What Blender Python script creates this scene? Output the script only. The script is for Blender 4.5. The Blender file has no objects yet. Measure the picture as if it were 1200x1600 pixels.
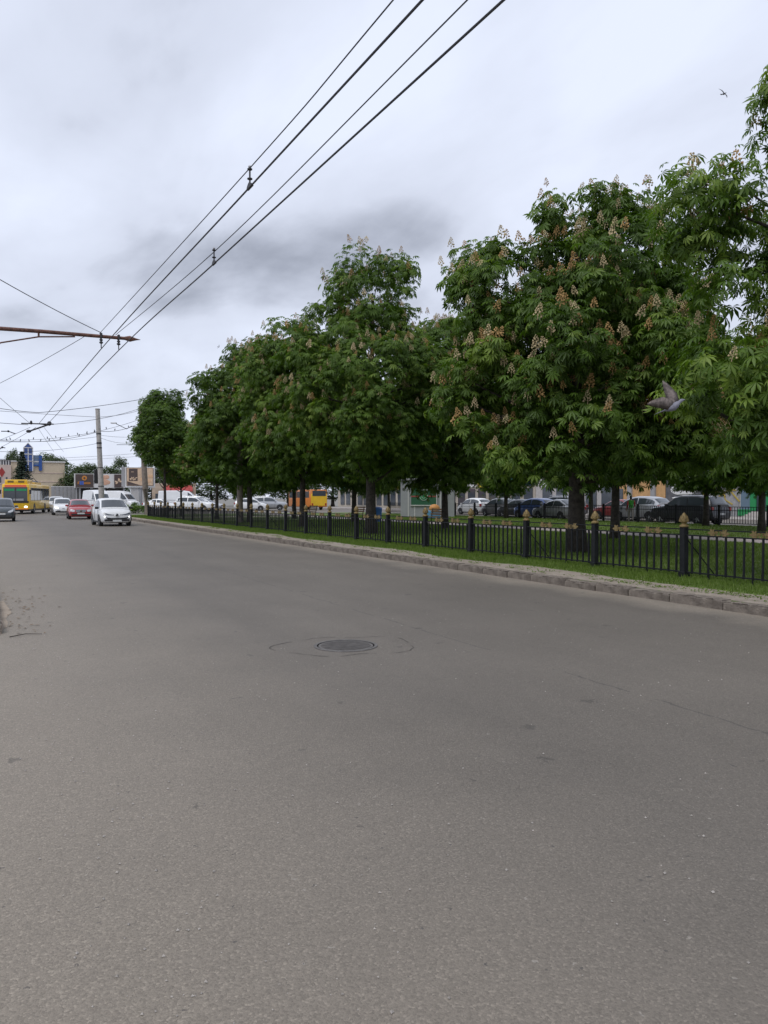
import bpy, bmesh, math, random
import numpy as np
from mathutils import Vector, Matrix

# ------------------------------------------------------------------ camera, sky, sun, exposure
scene = bpy.context.scene
col = scene.collection
R_ = math.radians
YAW = 27.7                     # the street runs along +Y; the camera is turned to its right
CAM_H = 1.6
cam_d = bpy.data.cameras.new('camera'); cam = bpy.data.objects.new('camera', cam_d); col.objects.link(cam)
cam.location = (0, 0, CAM_H)
cam.rotation_euler = (R_(90 - 1.05), 0, R_(-YAW))
cam_d.sensor_fit = 'VERTICAL'; cam_d.sensor_height = 36.0; cam_d.lens = 27.0
cam_d.clip_start = 0.05; cam_d.clip_end = 6000
scene.camera = cam

SUN_DIR = Vector((-0.45, -0.25, 0.86)).normalized()
world = bpy.data.worlds.new('World'); scene.world = world; world.use_nodes = True
wn = world.node_tree; wn.nodes.clear()
def wnode(t, **k):
    n = wn.nodes.new(t)
    for a, b in k.items(): setattr(n, a, b)
    return n
wo = wnode('ShaderNodeOutputWorld')
sky = wnode('ShaderNodeTexSky', sky_type='NISHITA', sun_disc=False)
sky.sun_elevation = math.asin(SUN_DIR.z); sky.sun_rotation = math.atan2(SUN_DIR.x, SUN_DIR.y)
bg_sky = wnode('ShaderNodeBackground'); bg_sky.inputs[1].default_value = 0.10
wn.links.new(sky.outputs[0], bg_sky.inputs[0])
tc = wnode('ShaderNodeTexCoord'); sep = wnode('ShaderNodeSeparateXYZ')
wn.links.new(tc.outputs['Generated'], sep.inputs[0])
def wmath(op, a, b=None, clamp=False):
    n = wnode('ShaderNodeMath', operation=op); n.use_clamp = clamp
    for i, q in enumerate((a, b)):
        if q is None: continue
        if isinstance(q, (int, float)): n.inputs[i].default_value = q
        else: wn.links.new(q, n.inputs[i])
    return n.outputs[0]
zz = wmath('ADD', wmath('MAXIMUM', sep.outputs[2], 0.0), 0.22)
cx = wmath('DIVIDE', sep.outputs[0], zz); cy = wmath('DIVIDE', sep.outputs[1], zz)
comb = wnode('ShaderNodeCombineXYZ'); wn.links.new(cx, comb.inputs[0]); wn.links.new(cy, comb.inputs[1])
mp = wnode('ShaderNodeMapping'); wn.links.new(comb.outputs[0], mp.inputs[0])
mp.inputs['Rotation'].default_value = (0, 0, R_(62)); mp.inputs['Scale'].default_value = (1.0, 0.55, 1)
mp.inputs['Location'].default_value = (3.1, 1.7, 0)
n1 = wnode('ShaderNodeTexNoise'); n1.inputs['Scale'].default_value = 0.9; n1.inputs['Detail'].default_value = 7
n1.inputs['Roughness'].default_value = 0.5; n1.inputs['Distortion'].default_value = 0.5
n2 = wnode('ShaderNodeTexNoise'); n2.inputs['Scale'].default_value = 2.6; n2.inputs['Detail'].default_value = 6
n2.inputs['Roughness'].default_value = 0.52; n2.inputs['Distortion'].default_value = 0.3
wn.links.new(mp.outputs[0], n1.inputs[0]); wn.links.new(mp.outputs[0], n2.inputs[0])
cl = wmath('ADD', wmath('MULTIPLY', n1.outputs[0], 0.72), wmath('MULTIPLY', n2.outputs[0], 0.28))
ramp = wnode('ShaderNodeValToRGB'); wn.links.new(cl, ramp.inputs[0])
e = ramp.color_ramp.elements
e[0].position = 0.375; e[0].color = (0.31, 0.335, 0.405, 1)
e[1].position = 0.585; e[1].color = (0.70, 0.75, 0.88, 1)
m_ = e.new(0.47); m_.color = (0.575, 0.615, 0.725, 1)
bg_cl = wnode('ShaderNodeBackground'); bg_cl.inputs[1].default_value = 1.0
wn.links.new(ramp.outputs[0], bg_cl.inputs[0])
mixs = wnode('ShaderNodeMixShader'); mixs.inputs[0].default_value = 0.95
wn.links.new(bg_sky.outputs[0], mixs.inputs[1]); wn.links.new(bg_cl.outputs[0], mixs.inputs[2])
wn.links.new(mixs.outputs[0], wo.inputs[0])

sun_d = bpy.data.lights.new('sun', 'SUN'); sun_d.energy = 1.4; sun_d.angle = R_(35); sun_d.color = (1.0, 0.975, 0.94)
sun = bpy.data.objects.new('sun', sun_d); col.objects.link(sun)
sun.rotation_euler = SUN_DIR.to_track_quat('Z', 'Y').to_euler(); sun.location = (0, 0, 40)

vs = scene.view_settings
vs.view_transform = 'Standard'; vs.look = 'None'; vs.exposure = 0.30; vs.gamma = 1.0; vs.use_curve_mapping = False
scene.render.engine = 'CYCLES'
scene.cycles.max_bounces = 6; scene.cycles.transparent_max_bounces = 8

# ------------------------------------------------------------------ helpers
random.seed(4); rng = np.random.default_rng(4)
CY, SY = math.cos(R_(YAW)), math.sin(R_(YAW))
def W(px, d):                       # survey helper: bearing (photo column) and distance -> street coordinates
    X = (px - 600) / 1200 * d
    return (X * CY + d * SY, -X * SY + d * CY)
def ZP(py, d): return CAM_H + (778 - py) * d / 1200

MATS = {}
def mat(name, color=(0.5, 0.5, 0.5), rough=0.6, metal=0.0, var=0.0, vscale=3.0, bump=0.0, bscale=30.0,
        emit=None, estr=0.0, trans=0.0, coat=0.0, spec=0.5, col2=None, detail=5):
    if name in MATS: return MATS[name]
    m = bpy.data.materials.new(name); m.use_nodes = True; nt = m.node_tree; b = nt.nodes['Principled BSDF']
    b.inputs['Roughness'].default_value = rough; b.inputs['Metallic'].default_value = metal
    b.inputs['Specular IOR Level'].default_value = spec
    b.inputs['Base Color'].default_value = (*color, 1)
    if coat: b.inputs['Coat Weight'].default_value = coat; b.inputs['Coat Roughness'].default_value = 0.08
    if trans: b.inputs['Transmission Weight'].default_value = trans
    if emit: b.inputs['Emission Color'].default_value = (*emit, 1); b.inputs['Emission Strength'].default_value = estr
    t = nt.nodes.new('ShaderNodeTexCoord')
    if var or col2:
        n = nt.nodes.new('ShaderNodeTexNoise'); n.inputs['Scale'].default_value = vscale; n.inputs['Detail'].default_value = detail
        n.inputs['Roughness'].default_value = 0.6
        nt.links.new(t.outputs['Object'], n.inputs[0])
        r = nt.nodes.new('ShaderNodeValToRGB'); nt.links.new(n.outputs[0], r.inputs[0])
        c2 = col2 if col2 else tuple(min(1, c * (1 + var)) for c in color)
        c1 = color if col2 else tuple(c * (1 - var) for c in color)
        r.color_ramp.elements[0].position = 0.35; r.color_ramp.elements[0].color = (*c1, 1)
        r.color_ramp.elements[1].position = 0.65; r.color_ramp.elements[1].color = (*c2, 1)
        nt.links.new(r.outputs[0], b.inputs['Base Color'])
    if bump:
        n = nt.nodes.new('ShaderNodeTexNoise'); n.inputs['Scale'].default_value = bscale; n.inputs['Detail'].default_value = 6
        nt.links.new(t.outputs['Object'], n.inputs[0])
        bp = nt.nodes.new('ShaderNodeBump'); bp.inputs['Strength'].default_value = bump; bp.inputs['Distance'].default_value = 0.02
        nt.links.new(n.outputs[0], bp.inputs['Height']); nt.links.new(bp.outputs[0], b.inputs['Normal'])
    MATS[name] = m; return m

class MB:
    def __init__(s): s.v = []; s.f = []; s.mi = []; s.cur = 0
    def add(s, v, f):
        o = len(s.v); s.v += [tuple(p) for p in v]; s.f += [tuple(i + o for i in q) for q in f]; s.mi += [s.cur] * len(f); return s
    def box(s, c, d, rz=0.0, bev=0.0, rot=None):
        if bev:
            bm = bmesh.new(); bmesh.ops.create_cube(bm, size=1)
            for q in bm.verts: q.co = Vector((q.co.x * d[0], q.co.y * d[1], q.co.z * d[2]))
            bmesh.ops.bevel(bm, geom=list(bm.edges), offset=bev, segments=2, profile=0.5, affect='EDGES')
            bm.verts.index_update()
            v = [q.co.copy() for q in bm.verts]; f = [[w.index for w in p.verts] for p in bm.faces]; bm.free()
        else:
            x, y, z = d[0] / 2, d[1] / 2, d[2] / 2
            v = [Vector(p) for p in ((-x,-y,-z),(x,-y,-z),(x,y,-z),(-x,y,-z),(-x,-y,z),(x,-y,z),(x,y,z),(-x,y,z))]
            f = [(0,3,2,1),(4,5,6,7),(0,1,5,4),(1,2,6,5),(2,3,7,6),(3,0,4,7)]
        M = rot if rot is not None else Matrix.Rotation(rz, 3, 'Z')
        return s.add([M @ q + Vector(c) for q in v], f)
    def tube(s, pts, rad, n=8, cap=True):
        P = [Vector(p) for p in pts]; v = []; f = []
        for i, p in enumerate(P):
            t = (P[min(i + 1, len(P) - 1)] - P[max(i - 1, 0)])
            if t.length < 1e-9: t = Vector((0, 0, 1))
            t.normalize(); a = t.cross(Vector((0, 0, 1)))
            if a.length < 0.05: a = t.cross(Vector((0, 1, 0)))
            a.normalize(); b = t.cross(a); r = rad[i] if isinstance(rad, (list, tuple)) else rad
            for k in range(n):
                q = 2 * math.pi * k / n; v.append(p + a * r * math.cos(q) + b * r * math.sin(q))
        for i in range(len(P) - 1):
            for k in range(n):
                k2 = (k + 1) % n; f.append((i*n+k, i*n+k2, (i+1)*n+k2, (i+1)*n+k))
        if cap: f.append(tuple(range(n))[::-1]); f.append(tuple((len(P)-1)*n + k for k in range(n)))
        return s.add(v, f)
    def lathe(s, prof, n=16, c=(0, 0, 0), M=None):
        v = []; f = []
        for r, z in prof:
            for k in range(n):
                q = 2 * math.pi * k / n; v.append(Vector((r * math.cos(q), r * math.sin(q), z)))
        for i in range(len(prof) - 1):
            for k in range(n):
                k2 = (k + 1) % n; f.append((i*n+k, i*n+k2, (i+1)*n+k2, (i+1)*n+k))
        f.append(tuple(range(n))[::-1]); f.append(tuple((len(prof)-1)*n + k for k in range(n)))
        if M is not None: v = [M @ q for q in v]
        return s.add([q + Vector(c) for q in v], f)
    def ball(s, c, r, n=8, m=6, M=None):
        prof = [(max(1e-4, math.sin(math.pi*i/m)), -math.cos(math.pi*i/m)) for i in range(m + 1)]
        S = Matrix.Diagonal(Vector(r)); return s.lathe(prof, n, c, (M @ S) if M is not None else S)
    def prism(s, poly, axis, a, b):      # poly in 2D; axis of extrusion 'x','y','z'
        n = len(poly); v = []
        for t in (a, b):
            for p, q in poly: v.append({'x': (t, p, q), 'y': (p, t, q), 'z': (p, q, t)}[axis])
        f = [tuple(range(n))[::-1], tuple(range(n, 2*n))] + [(i, (i+1) % n, n + (i+1) % n, n + i) for i in range(n)]
        return s.add(v, f)
    def mesh(s, name, mats, smooth=False):
        me = bpy.data.meshes.new(name); me.from_pydata(s.v, [], s.f)
        for m in (mats if isinstance(mats, (list, tuple)) else [mats]): me.materials.append(m)
        if any(s.mi): me.polygons.foreach_set('material_index', s.mi)
        if smooth:
            me.polygons.foreach_set('use_smooth', [True] * len(me.polygons))
            if smooth != 'all': me.set_sharp_from_angle(angle=R_(38))
        bm = bmesh.new(); bm.from_mesh(me); bmesh.ops.recalc_face_normals(bm, faces=bm.faces); bm.to_mesh(me); bm.free()
        me.update(); return me
    def build(s, name, mats, parent=None, smooth=False, loc=None, rz=0.0):
        return link(name, s.mesh(name, mats, smooth), parent, loc, rz)
def link(name, me, parent=None, loc=None, rz=0.0, scale=None):
    o = bpy.data.objects.new(name, me); col.objects.link(o)
    if parent is not None: o.parent = parent
    if loc is not None: o.location = loc
    if rz: o.rotation_euler = (0, 0, rz)
    if scale is not None: o.scale = scale
    return o
def tag(o, label=None, cat=None, group=None, kind=None):
    for k, v in (('label', label), ('category', cat), ('group', group), ('kind', kind)):
        if v: o[k] = v
    return o
def thing(name, label, cat, loc=(0, 0, 0), rz=0.0, group=None):
    return tag(link(name, None, None, loc, rz), label, cat, group)
def np_mesh(name, V, F, mats, tint=None, smooth=False, mi=None):
    me = bpy.data.meshes.new(name); V = np.asarray(V, np.float32); F = np.asarray(F, np.int32); k = F.shape[1]
    me.vertices.add(len(V)); me.vertices.foreach_set('co', V.ravel())
    me.loops.add(F.size); me.loops.foreach_set('vertex_index', F.ravel())
    me.polygons.add(len(F)); me.polygons.foreach_set('loop_start', np.arange(0, F.size, k, dtype=np.int32))
    for m in (mats if isinstance(mats, (list, tuple)) else [mats]): me.materials.append(m)
    if smooth: me.polygons.foreach_set('use_smooth', np.ones(len(F), bool))
    if mi is not None: me.polygons.foreach_set('material_index', np.asarray(mi, np.int32))
    me.update(calc_edges=True)
    if tint is not None:
        a = me.attributes.new('tint', 'FLOAT', 'POINT'); a.data.foreach_set('value', np.asarray(tint, np.float32))
    return me

# ------------------------------------------------------------------ surface materials
def asphalt_material():
    m = bpy.data.materials.new('asphalt'); m.use_nodes = True; nt = m.node_tree; b = nt.nodes['Principled BSDF']
    L = nt.links.new
    def N(t, **k):
        n = nt.nodes.new(t)
        for a, v in k.items(): setattr(n, a, v)
        return n
    t = N('ShaderNodeTexCoord'); sp = N('ShaderNodeSeparateXYZ'); L(t.outputs['Object'], sp.inputs[0])
    def noise(scale, detail=5, rough=0.6, vec=None, dist=0):
        n = N('ShaderNodeTexNoise'); n.inputs['Scale'].default_value = scale; n.inputs['Detail'].default_value = detail
        n.inputs['Roughness'].default_value = rough; n.inputs['Distortion'].default_value = dist
        L(vec if vec is not None else t.outputs['Object'], n.inputs[0]); return n.outputs[0]
    def rmp(fac, stops):
        r = N('ShaderNodeValToRGB'); L(fac, r.inputs[0]); el = r.color_ramp.elements
        for i, (p, c) in enumerate(stops):
            q = el[i] if i < 2 else el.new(p)
            q.position = p; q.color = (*c, 1) if isinstance(c, tuple) else (c, c, c, 1)
        return r.outputs[0]
    def mix(kind, f, a, c):
        n = N('ShaderNodeMix', data_type='RGBA', blend_type=kind)
        if isinstance(f, (int, float)): n.inputs[0].default_value = f
        else: L(f, n.inputs[0])
        for q, i in ((a, 6), (c, 7)):
            if isinstance(q, tuple): n.inputs[i].default_value = (*q, 1)
            else: L(q, n.inputs[i])
        return n.outputs[2]
    def mth(op, a, c=None, clamp=False):
        n = N('ShaderNodeMath', operation=op); n.use_clamp = clamp
        for i, q in enumerate((a, c)):
            if q is None: continue
            if isinstance(q, (int, float)): n.inputs[i].default_value = q
            else: L(q, n.inputs[i])
        return n.outputs[0]
    mp = N('ShaderNodeMapping'); L(t.outputs['Object'], mp.inputs[0]); mp.inputs['Scale'].default_value = (1.0, 0.16, 1)
    streak = noise(0.9, 5, 0.6, mp.outputs[0])
    broad = noise(0.35, 5, 0.6)
    base = mix('MIX', streak, (0.118, 0.103, 0.086), (0.183, 0.161, 0.135))
    base = mix('MULTIPLY', 0.8, base, rmp(broad, [(0.3, 0.82), (0.7, 1.1)]))
    # dust gathered along the gutter at the near kerb (x < 1.6) and along the median kerb
    wob = mth('MULTIPLY', mth('SUBTRACT', noise(0.8, 4), 0.5), 1.6)
    xx = mth('ADD', sp.outputs[0], wob)
    dust = mth('SUBTRACT', 1.0, mth('DIVIDE', xx, 3.0), True)
    dust2 = mth('SUBTRACT', 1.0, mth('DIVIDE', mth('ABSOLUTE', mth('SUBTRACT', xx, 9.3)), 0.8), True)
    dd = mth('MULTIPLY', mth('MAXIMUM', dust, dust2), 0.8)
    base = mix('MIX', dd, base, (0.270, 0.232, 0.186))
    # aggregate: pale and dark grains
    vo = N('ShaderNodeTexVoronoi'); vo.inputs['Scale'].default_value = 115; L(t.outputs['Object'], vo.inputs[0])
    hsv = N('ShaderNodeSeparateColor'); L(vo.outputs['Color'], hsv.inputs[0])
    grain = rmp(hsv.outputs[0], [(0.0, 0.6), (0.45, 0.93), (0.85, 1.08), (1.0, 1.6)])
    base = mix('MULTIPLY', 0.55, base, grain)
    fine = noise(260, 3, 0.7); base = mix('MULTIPLY', 0.55, base, rmp(fine, [(0.3, 0.62), (0.7, 1.38)]))
    w2 = N('ShaderNodeVectorMath', operation='ADD'); L(t.outputs['Object'], w2.inputs[0])
    n2_ = N('ShaderNodeTexNoise'); n2_.inputs['Scale'].default_value = 45; n2_.inputs['Detail'].default_value = 3; L(t.outputs['Object'], n2_.inputs[0])
    s2_ = N('ShaderNodeVectorMath', operation='SCALE'); L(n2_.outputs['Color'], s2_.inputs[0]); s2_.inputs[3].default_value = 0.05
    L(s2_.outputs[0], w2.inputs[1])
    vo2 = N('ShaderNodeTexVoronoi'); vo2.inputs['Scale'].default_value = 17; L(w2.outputs[0], vo2.inputs[0])
    hs2 = N('ShaderNodeSeparateColor'); L(vo2.outputs['Color'], hs2.inputs[0])
    chip = mth('MULTIPLY', mth('GREATER_THAN', hs2.outputs[0], 0.95), mth('LESS_THAN', vo2.outputs['Distance'], 0.15))
    base = mix('MIX', mth('MULTIPLY', chip, 0.5), base, (0.36, 0.33, 0.29))
    pit = mth('MULTIPLY', mth('GREATER_THAN', hs2.outputs[1], 0.90), mth('LESS_THAN', vo2.outputs['Distance'], mth('MULTIPLY', hs2.outputs[2], 0.30)))
    base = mix('MIX', mth('MULTIPLY', pit, 0.75), base, (0.07, 0.064, 0.06))
    # oil drips and patches
    vo3 = N('ShaderNodeTexVoronoi'); vo3.inputs['Scale'].default_value = 3.4
    wv = N('ShaderNodeVectorMath', operation='ADD'); L(t.outputs['Object'], wv.inputs[0])
    nz = N('ShaderNodeTexNoise'); nz.inputs['Scale'].default_value = 14; nz.inputs['Detail'].default_value = 3; L(t.outputs['Object'], nz.inputs[0])
    ws = N('ShaderNodeVectorMath', operation='SCALE'); L(nz.outputs['Color'], ws.inputs[0]); ws.inputs[3].default_value = 0.22
    L(ws.outputs[0], wv.inputs[1]); L(wv.outputs[0], vo3.inputs[0])
    hs3 = N('ShaderNodeSeparateColor'); L(vo3.outputs['Color'], hs3.inputs[0])
    drip = mth('MULTIPLY', mth('GREATER_THAN', hs3.outputs[0], 0.52), mth('LESS_THAN', vo3.outputs['Distance'], mth('MULTIPLY', mth('POWER', hs3.outputs[1], 2.2), 0.20)))
    base = mix('MIX', mth('MULTIPLY', drip, 0.5), base, (0.055, 0.05, 0.044))
    # the paving joint between the two lanes and a few thin cracks
    jw = mth('MULTIPLY', mth('SUBTRACT', noise(1.3, 6, 0.65), 0.5), 0.22)
    j = mth('LESS_THAN', mth('ABSOLUTE', mth('ADD', mth('SUBTRACT', sp.outputs[0], 4.72), jw)), 0.011)
    jb = mth('GREATER_THAN', noise(2.2, 3), 0.44)
    base = mix('MIX', mth('MULTIPLY', mth('MULTIPLY', j, jb), 0.6), base, (0.06, 0.055, 0.05))
    vo4 = N('ShaderNodeTexVoronoi', feature='DISTANCE_TO_EDGE'); vo4.inputs['Scale'].default_value = 0.23
    w5 = N('ShaderNodeVectorMath', operation='ADD'); L(t.outputs['Object'], w5.inputs[0])
    n5 = N('ShaderNodeTexNoise'); n5.inputs['Scale'].default_value = 1.6; n5.inputs['Detail'].default_value = 7; L(t.outputs['Object'], n5.inputs[0])
    s5 = N('ShaderNodeVectorMath', operation='SCALE'); L(n5.outputs['Color'], s5.inputs[0]); s5.inputs[3].default_value = 0.9
    L(s5.outputs[0], w5.inputs[1]); L(w5.outputs[0], vo4.inputs[0])
    crack = mth('MULTIPLY', mth('LESS_THAN', vo4.outputs['Distance'], 0.0016), mth('GREATER_THAN', noise(0.5, 3), 0.63))
    base = mix('MIX', mth('MULTIPLY', crack, 0.7), base, (0.06, 0.056, 0.053))
    L(base, b.inputs['Base Color'])
    b.inputs['Roughness'].default_value = 0.68; b.inputs['Specular IOR Level'].default_value = 0.45
    bp = N('ShaderNodeBump'); bp.inputs['Strength'].default_value = 0.55; bp.inputs['Distance'].default_value = 0.006
    hgt = mth('ADD', mth('MULTIPLY', vo.outputs['Distance'], -0.8), fine); L(hgt, bp.inputs['Height']); L(bp.outputs[0], b.inputs['Normal'])
    return m
ASPHALT = asphalt_material()

def leaf_material(name, c_dark, c_mid, c_light, rough=0.45):
    m = bpy.data.materials.new(name); m.use_nodes = True; nt = m.node_tree; b = nt.nodes['Principled BSDF']; L = nt.links.new
    a = nt.nodes.new('ShaderNodeAttribute'); a.attribute_name = 'tint'
    r = nt.nodes.new('ShaderNodeValToRGB'); L(a.outputs['Fac'], r.inputs[0]); el = r.color_ramp.elements
    el[0].position = 0.0; el[0].color = (*c_dark, 1); el[1].position = 1.0; el[1].color = (*c_light, 1)
    q = el.new(0.55); q.color = (*c_mid, 1)
    L(r.outputs[0], b.inputs['Base Color']); b.inputs['Roughness'].default_value = rough
    b.inputs['Specular IOR Level'].default_value = 0.28
    tr = nt.nodes.new('ShaderNodeBsdfTranslucent'); mx = nt.nodes.new('ShaderNodeMixShader'); mx.inputs[0].default_value = 0.34
    g = nt.nodes.new('ShaderNodeMix'); g.data_type = 'RGBA'; g.blend_type = 'MULTIPLY'; g.inputs[0].default_value = 1
    L(r.outputs[0], g.inputs[6]); g.inputs[7].default_value = (1.3, 1.5, 0.5, 1); L(g.outputs[2], tr.inputs[0])
    out = nt.nodes['Material Output']; L(b.outputs[0], mx.inputs[1]); L(tr.outputs[0], mx.inputs[2]); L(mx.outputs[0], out.inputs[0])
    return m
LEAF = leaf_material('chestnut_leaf', (0.046, 0.086, 0.014), (0.092, 0.162, 0.023), (0.185, 0.260, 0.046))
LEAF_FAR = leaf_material('far_leaf', (0.06, 0.085, 0.045), (0.085, 0.12, 0.06), (0.12, 0.15, 0.08), 0.7)
SPRUCE = leaf_material('spruce_needle', (0.03, 0.045, 0.035), (0.045, 0.065, 0.05), (0.065, 0.085, 0.065), 0.7)
GRASS = leaf_material('grass_blade', (0.07, 0.115, 0.018), (0.115, 0.180, 0.028), (0.19, 0.245, 0.07), 0.6)
BARK = mat('bark', (0.055, 0.045, 0.038), 0.9, var=0.4, vscale=9, bump=0.9, bscale=22)
LAWN = mat('lawn_soil', (0.085, 0.135, 0.022), 0.95, col2=(0.13, 0.18, 0.04), vscale=1.3, bump=0.6, bscale=60)
DIRT = mat('dusty_verge', (0.24, 0.20, 0.16), 0.95, col2=(0.34, 0.29, 0.24), vscale=5, bump=0.7, bscale=45, detail=8)
PATHM = mat('path_paving', (0.36, 0.31, 0.28), 0.9, var=0.12, vscale=2)
EARTH = mat('earth', (0.20, 0.19, 0.17), 0.95, var=0.2, vscale=0.2)
STONE = mat('kerb_stone', (0.118, 0.098, 0.081), 0.9, col2=(0.228, 0.194, 0.160), vscale=6, bump=0.8, bscale=38, detail=8)
CONC = mat('concrete_pole', (0.40, 0.38, 0.36), 0.85, var=0.16, vscale=5, bump=0.3, bscale=40)
CONC_B = mat('brown_concrete', (0.23, 0.19, 0.165), 0.9, var=0.2, vscale=5, bump=0.3, bscale=40)
IRON = mat('black_iron', (0.011, 0.012, 0.014), 0.55, spec=0.22, var=0.3, vscale=12, bump=0.15, bscale=60)
GOLD = mat('gold_paint', (0.21, 0.15, 0.06), 0.6, metal=0.2, var=0.25, vscale=25, bump=0.3, bscale=70)
RUST = mat('rusty_arm', (0.13, 0.062, 0.045), 0.8, var=0.4, vscale=14, bump=0.3, bscale=50)
WIRE = mat('wire', (0.035, 0.037, 0.045), 0.55)
DARKM = mat('dark_fitting', (0.035, 0.035, 0.04), 0.6)
RUBBER = mat('rubber', (0.022, 0.022, 0.023), 0.85)
RIM = mat('alloy', (0.45, 0.46, 0.48), 0.35, metal=0.7)
GLASS = mat('car_glass', (0.045, 0.055, 0.065), 0.06, spec=0.7, coat=0.4)
CHROME = mat('chrome', (0.6, 0.61, 0.63), 0.2, metal=0.9)
PLASTIC = mat('black_plastic', (0.02, 0.02, 0.022), 0.55)
PLATE = mat('plate', (0.62, 0.63, 0.62), 0.5, var=0.06, vscale=30)
LAMP = mat('headlamp', (0.55, 0.57, 0.6), 0.15, coat=0.6, var=0.25, vscale=18)
LAMP_D = mat('dark_headlamp', (0.10, 0.11, 0.13), 0.12, coat=0.6)
LAMP_ON = mat('daylight_lamp', (0.9, 0.9, 0.9), 0.3, emit=(1, 1, 0.97), estr=2.2)
TAIL = mat('tail_lamp', (0.35, 0.012, 0.012), 0.25, coat=0.5)

# ------------------------------------------------------------------ the setting
def sheet(name, quads, m, z, kind='structure', parent=None):
    b = MB()
    for q in quads: b.add([(x, y, z) for x, y in q], [tuple(range(len(q)))])
    o = b.build(name, m, parent)
    if kind: o['kind'] = kind
    return o
sheet('ground', [[(-2500, -2500), (2500, -2500), (2500, 2500), (-2500, 2500)]], EARTH, -0.02)
# carriageway on this side, the junction beyond the median, the carriageway beyond the boulevard
KX = 9.35
road_poly = [(-6, -20), (KX + 0.05, -20), (KX + 0.05, 71), (36.4, 71), (36.4, -40), (46.5, -40), (46.5, 120), (30, 132), (-45, 150), (-45, 78), (-1.5, 74), (0.22, 66), (0.22, 10.3), (-0.4, 9.3), (-6, 8.6)]
rb = MB(); rb.add([(x, y, 0.0) for x, y in road_poly], [tuple(range(len(road_poly)))])
road = rb.build('road', ASPHALT); road['kind'] = 'structure'
bmr = bmesh.new(); bmr.from_mesh(road.data); bmesh.ops.triangulate(bmr, faces=bmr.faces); bmr.to_mesh(road.data); bmr.free()
# pavement on the left, only its edge shows
pav = MB(); pav.prism([(0.06, 10.5), (0.06, 66), (-1.6, 74), (-9, 74), (-9, 10.2), (-0.5, 10.3)], 'z', -0.02, 0.11)
tag(pav.build('pavement', DIRT), kind='structure')
# boulevard lawn between the two carriageways
lw = MB(); lw.prism([(9.55, -20), (36.0, -20), (36.0, 69.5), (34.5, 71), (11.5, 71), (9.55, 68.5)], 'z', -0.02, 0.12)
tag(lw.build('lawn', LAWN), kind='structure')
# ragged dusty strip behind the kerb
V = []; ys = np.arange(-6, 69, 0.25); b = MB()
edge = [10.42 + 0.20 * math.sin(y * 0.9) * math.sin(y * 0.23 + 1) + 0.13 * (random.random() - 0.5) for y in ys]
v = []; 
for y, ex in zip(ys, edge): v += [(9.58, y, 0.124), (ex, y, 0.124)]
b.add(v, [(2*i, 2*i+1, 2*i+3, 2*i+2) for i in range(len(ys) - 1)])
tag(b.build('verge', DIRT), kind='structure')
sheet('path', [[(22.5, -20), (25.0, -20), (25.0, 69), (22.5, 69)]], PATHM, 0.127)
sheet('path', [[(12.2, 58.0), (22.5, 58.0), (22.5, 60.0), (12.2, 60.0)]], PATHM, 0.127)
fp = MB(); fp.prism([(46.6, -40), (53, -40), (53, 118), (46.6, 118)], 'z', -0.02, 0.12)
tag(fp.build('pavement', mat('far_pavement', (0.34, 0.31, 0.29), 0.9, var=0.12, vscale=1.5)), kind='structure')

# kerb stones, each its own piece
def stone_mesh(seed):
    r = random.Random(seed); L = 0.85
    bm = bmesh.new(); bmesh.ops.create_cube(bm, size=1)
    for q in bm.verts: q.co = Vector((q.co.x * 0.24, q.co.y * (L - 0.012), q.co.z * 0.26))
    bmesh.ops.subdivide_edges(bm, edges=[e for e in bm.edges if abs((e.verts[0].co - e.verts[1].co).y) > 0.5], cuts=5)
    bmesh.ops.bevel(bm, geom=[e for e in bm.edges if min(e.verts[0].co.z, e.verts[1].co.z) > 0.12], offset=0.022, segments=2, affect='EDGES')
    for q in bm.verts:
        q.co += Vector((r.uniform(-1, 1), r.uniform(-0.4, 0.4), r.uniform(-1, 1))) * 0.008
    me = bpy.data.meshes.new('kerb_stone'); bm.to_mesh(me); bm.free(); me.materials.append(STONE); return me
stones = [stone_mesh(i) for i in range(7)]
kerb = tag(link('kerb', None, None, (KX, 0, 0)), kind='structure')
y = 3.05
for i in range(77):
    k_ = random.uniform(0.82, 1.16)
    o = link('kerb_stone', random.choice(stones), kerb, (0.12 + random.uniform(-0.018, 0.018), y + 0.4275 * k_, 0.006 + random.uniform(-0.018, 0.012)), scale=(1, k_, 1))
    o.rotation_euler = (random.uniform(-0.008, 0.008), random.uniform(-0.03, 0.03), random.uniform(-0.014, 0.014)); y += 0.855 * k_
kerb2 = tag(link('kerb', None, None, (0.20, 10.3, 0)), kind='structure')
for i in range(60):
    o = link('kerb_stone', random.choice(stones), kerb2, (-0.12 + random.uniform(-0.01, 0.01), 0.20 + i * 0.855, 0.0))

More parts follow.
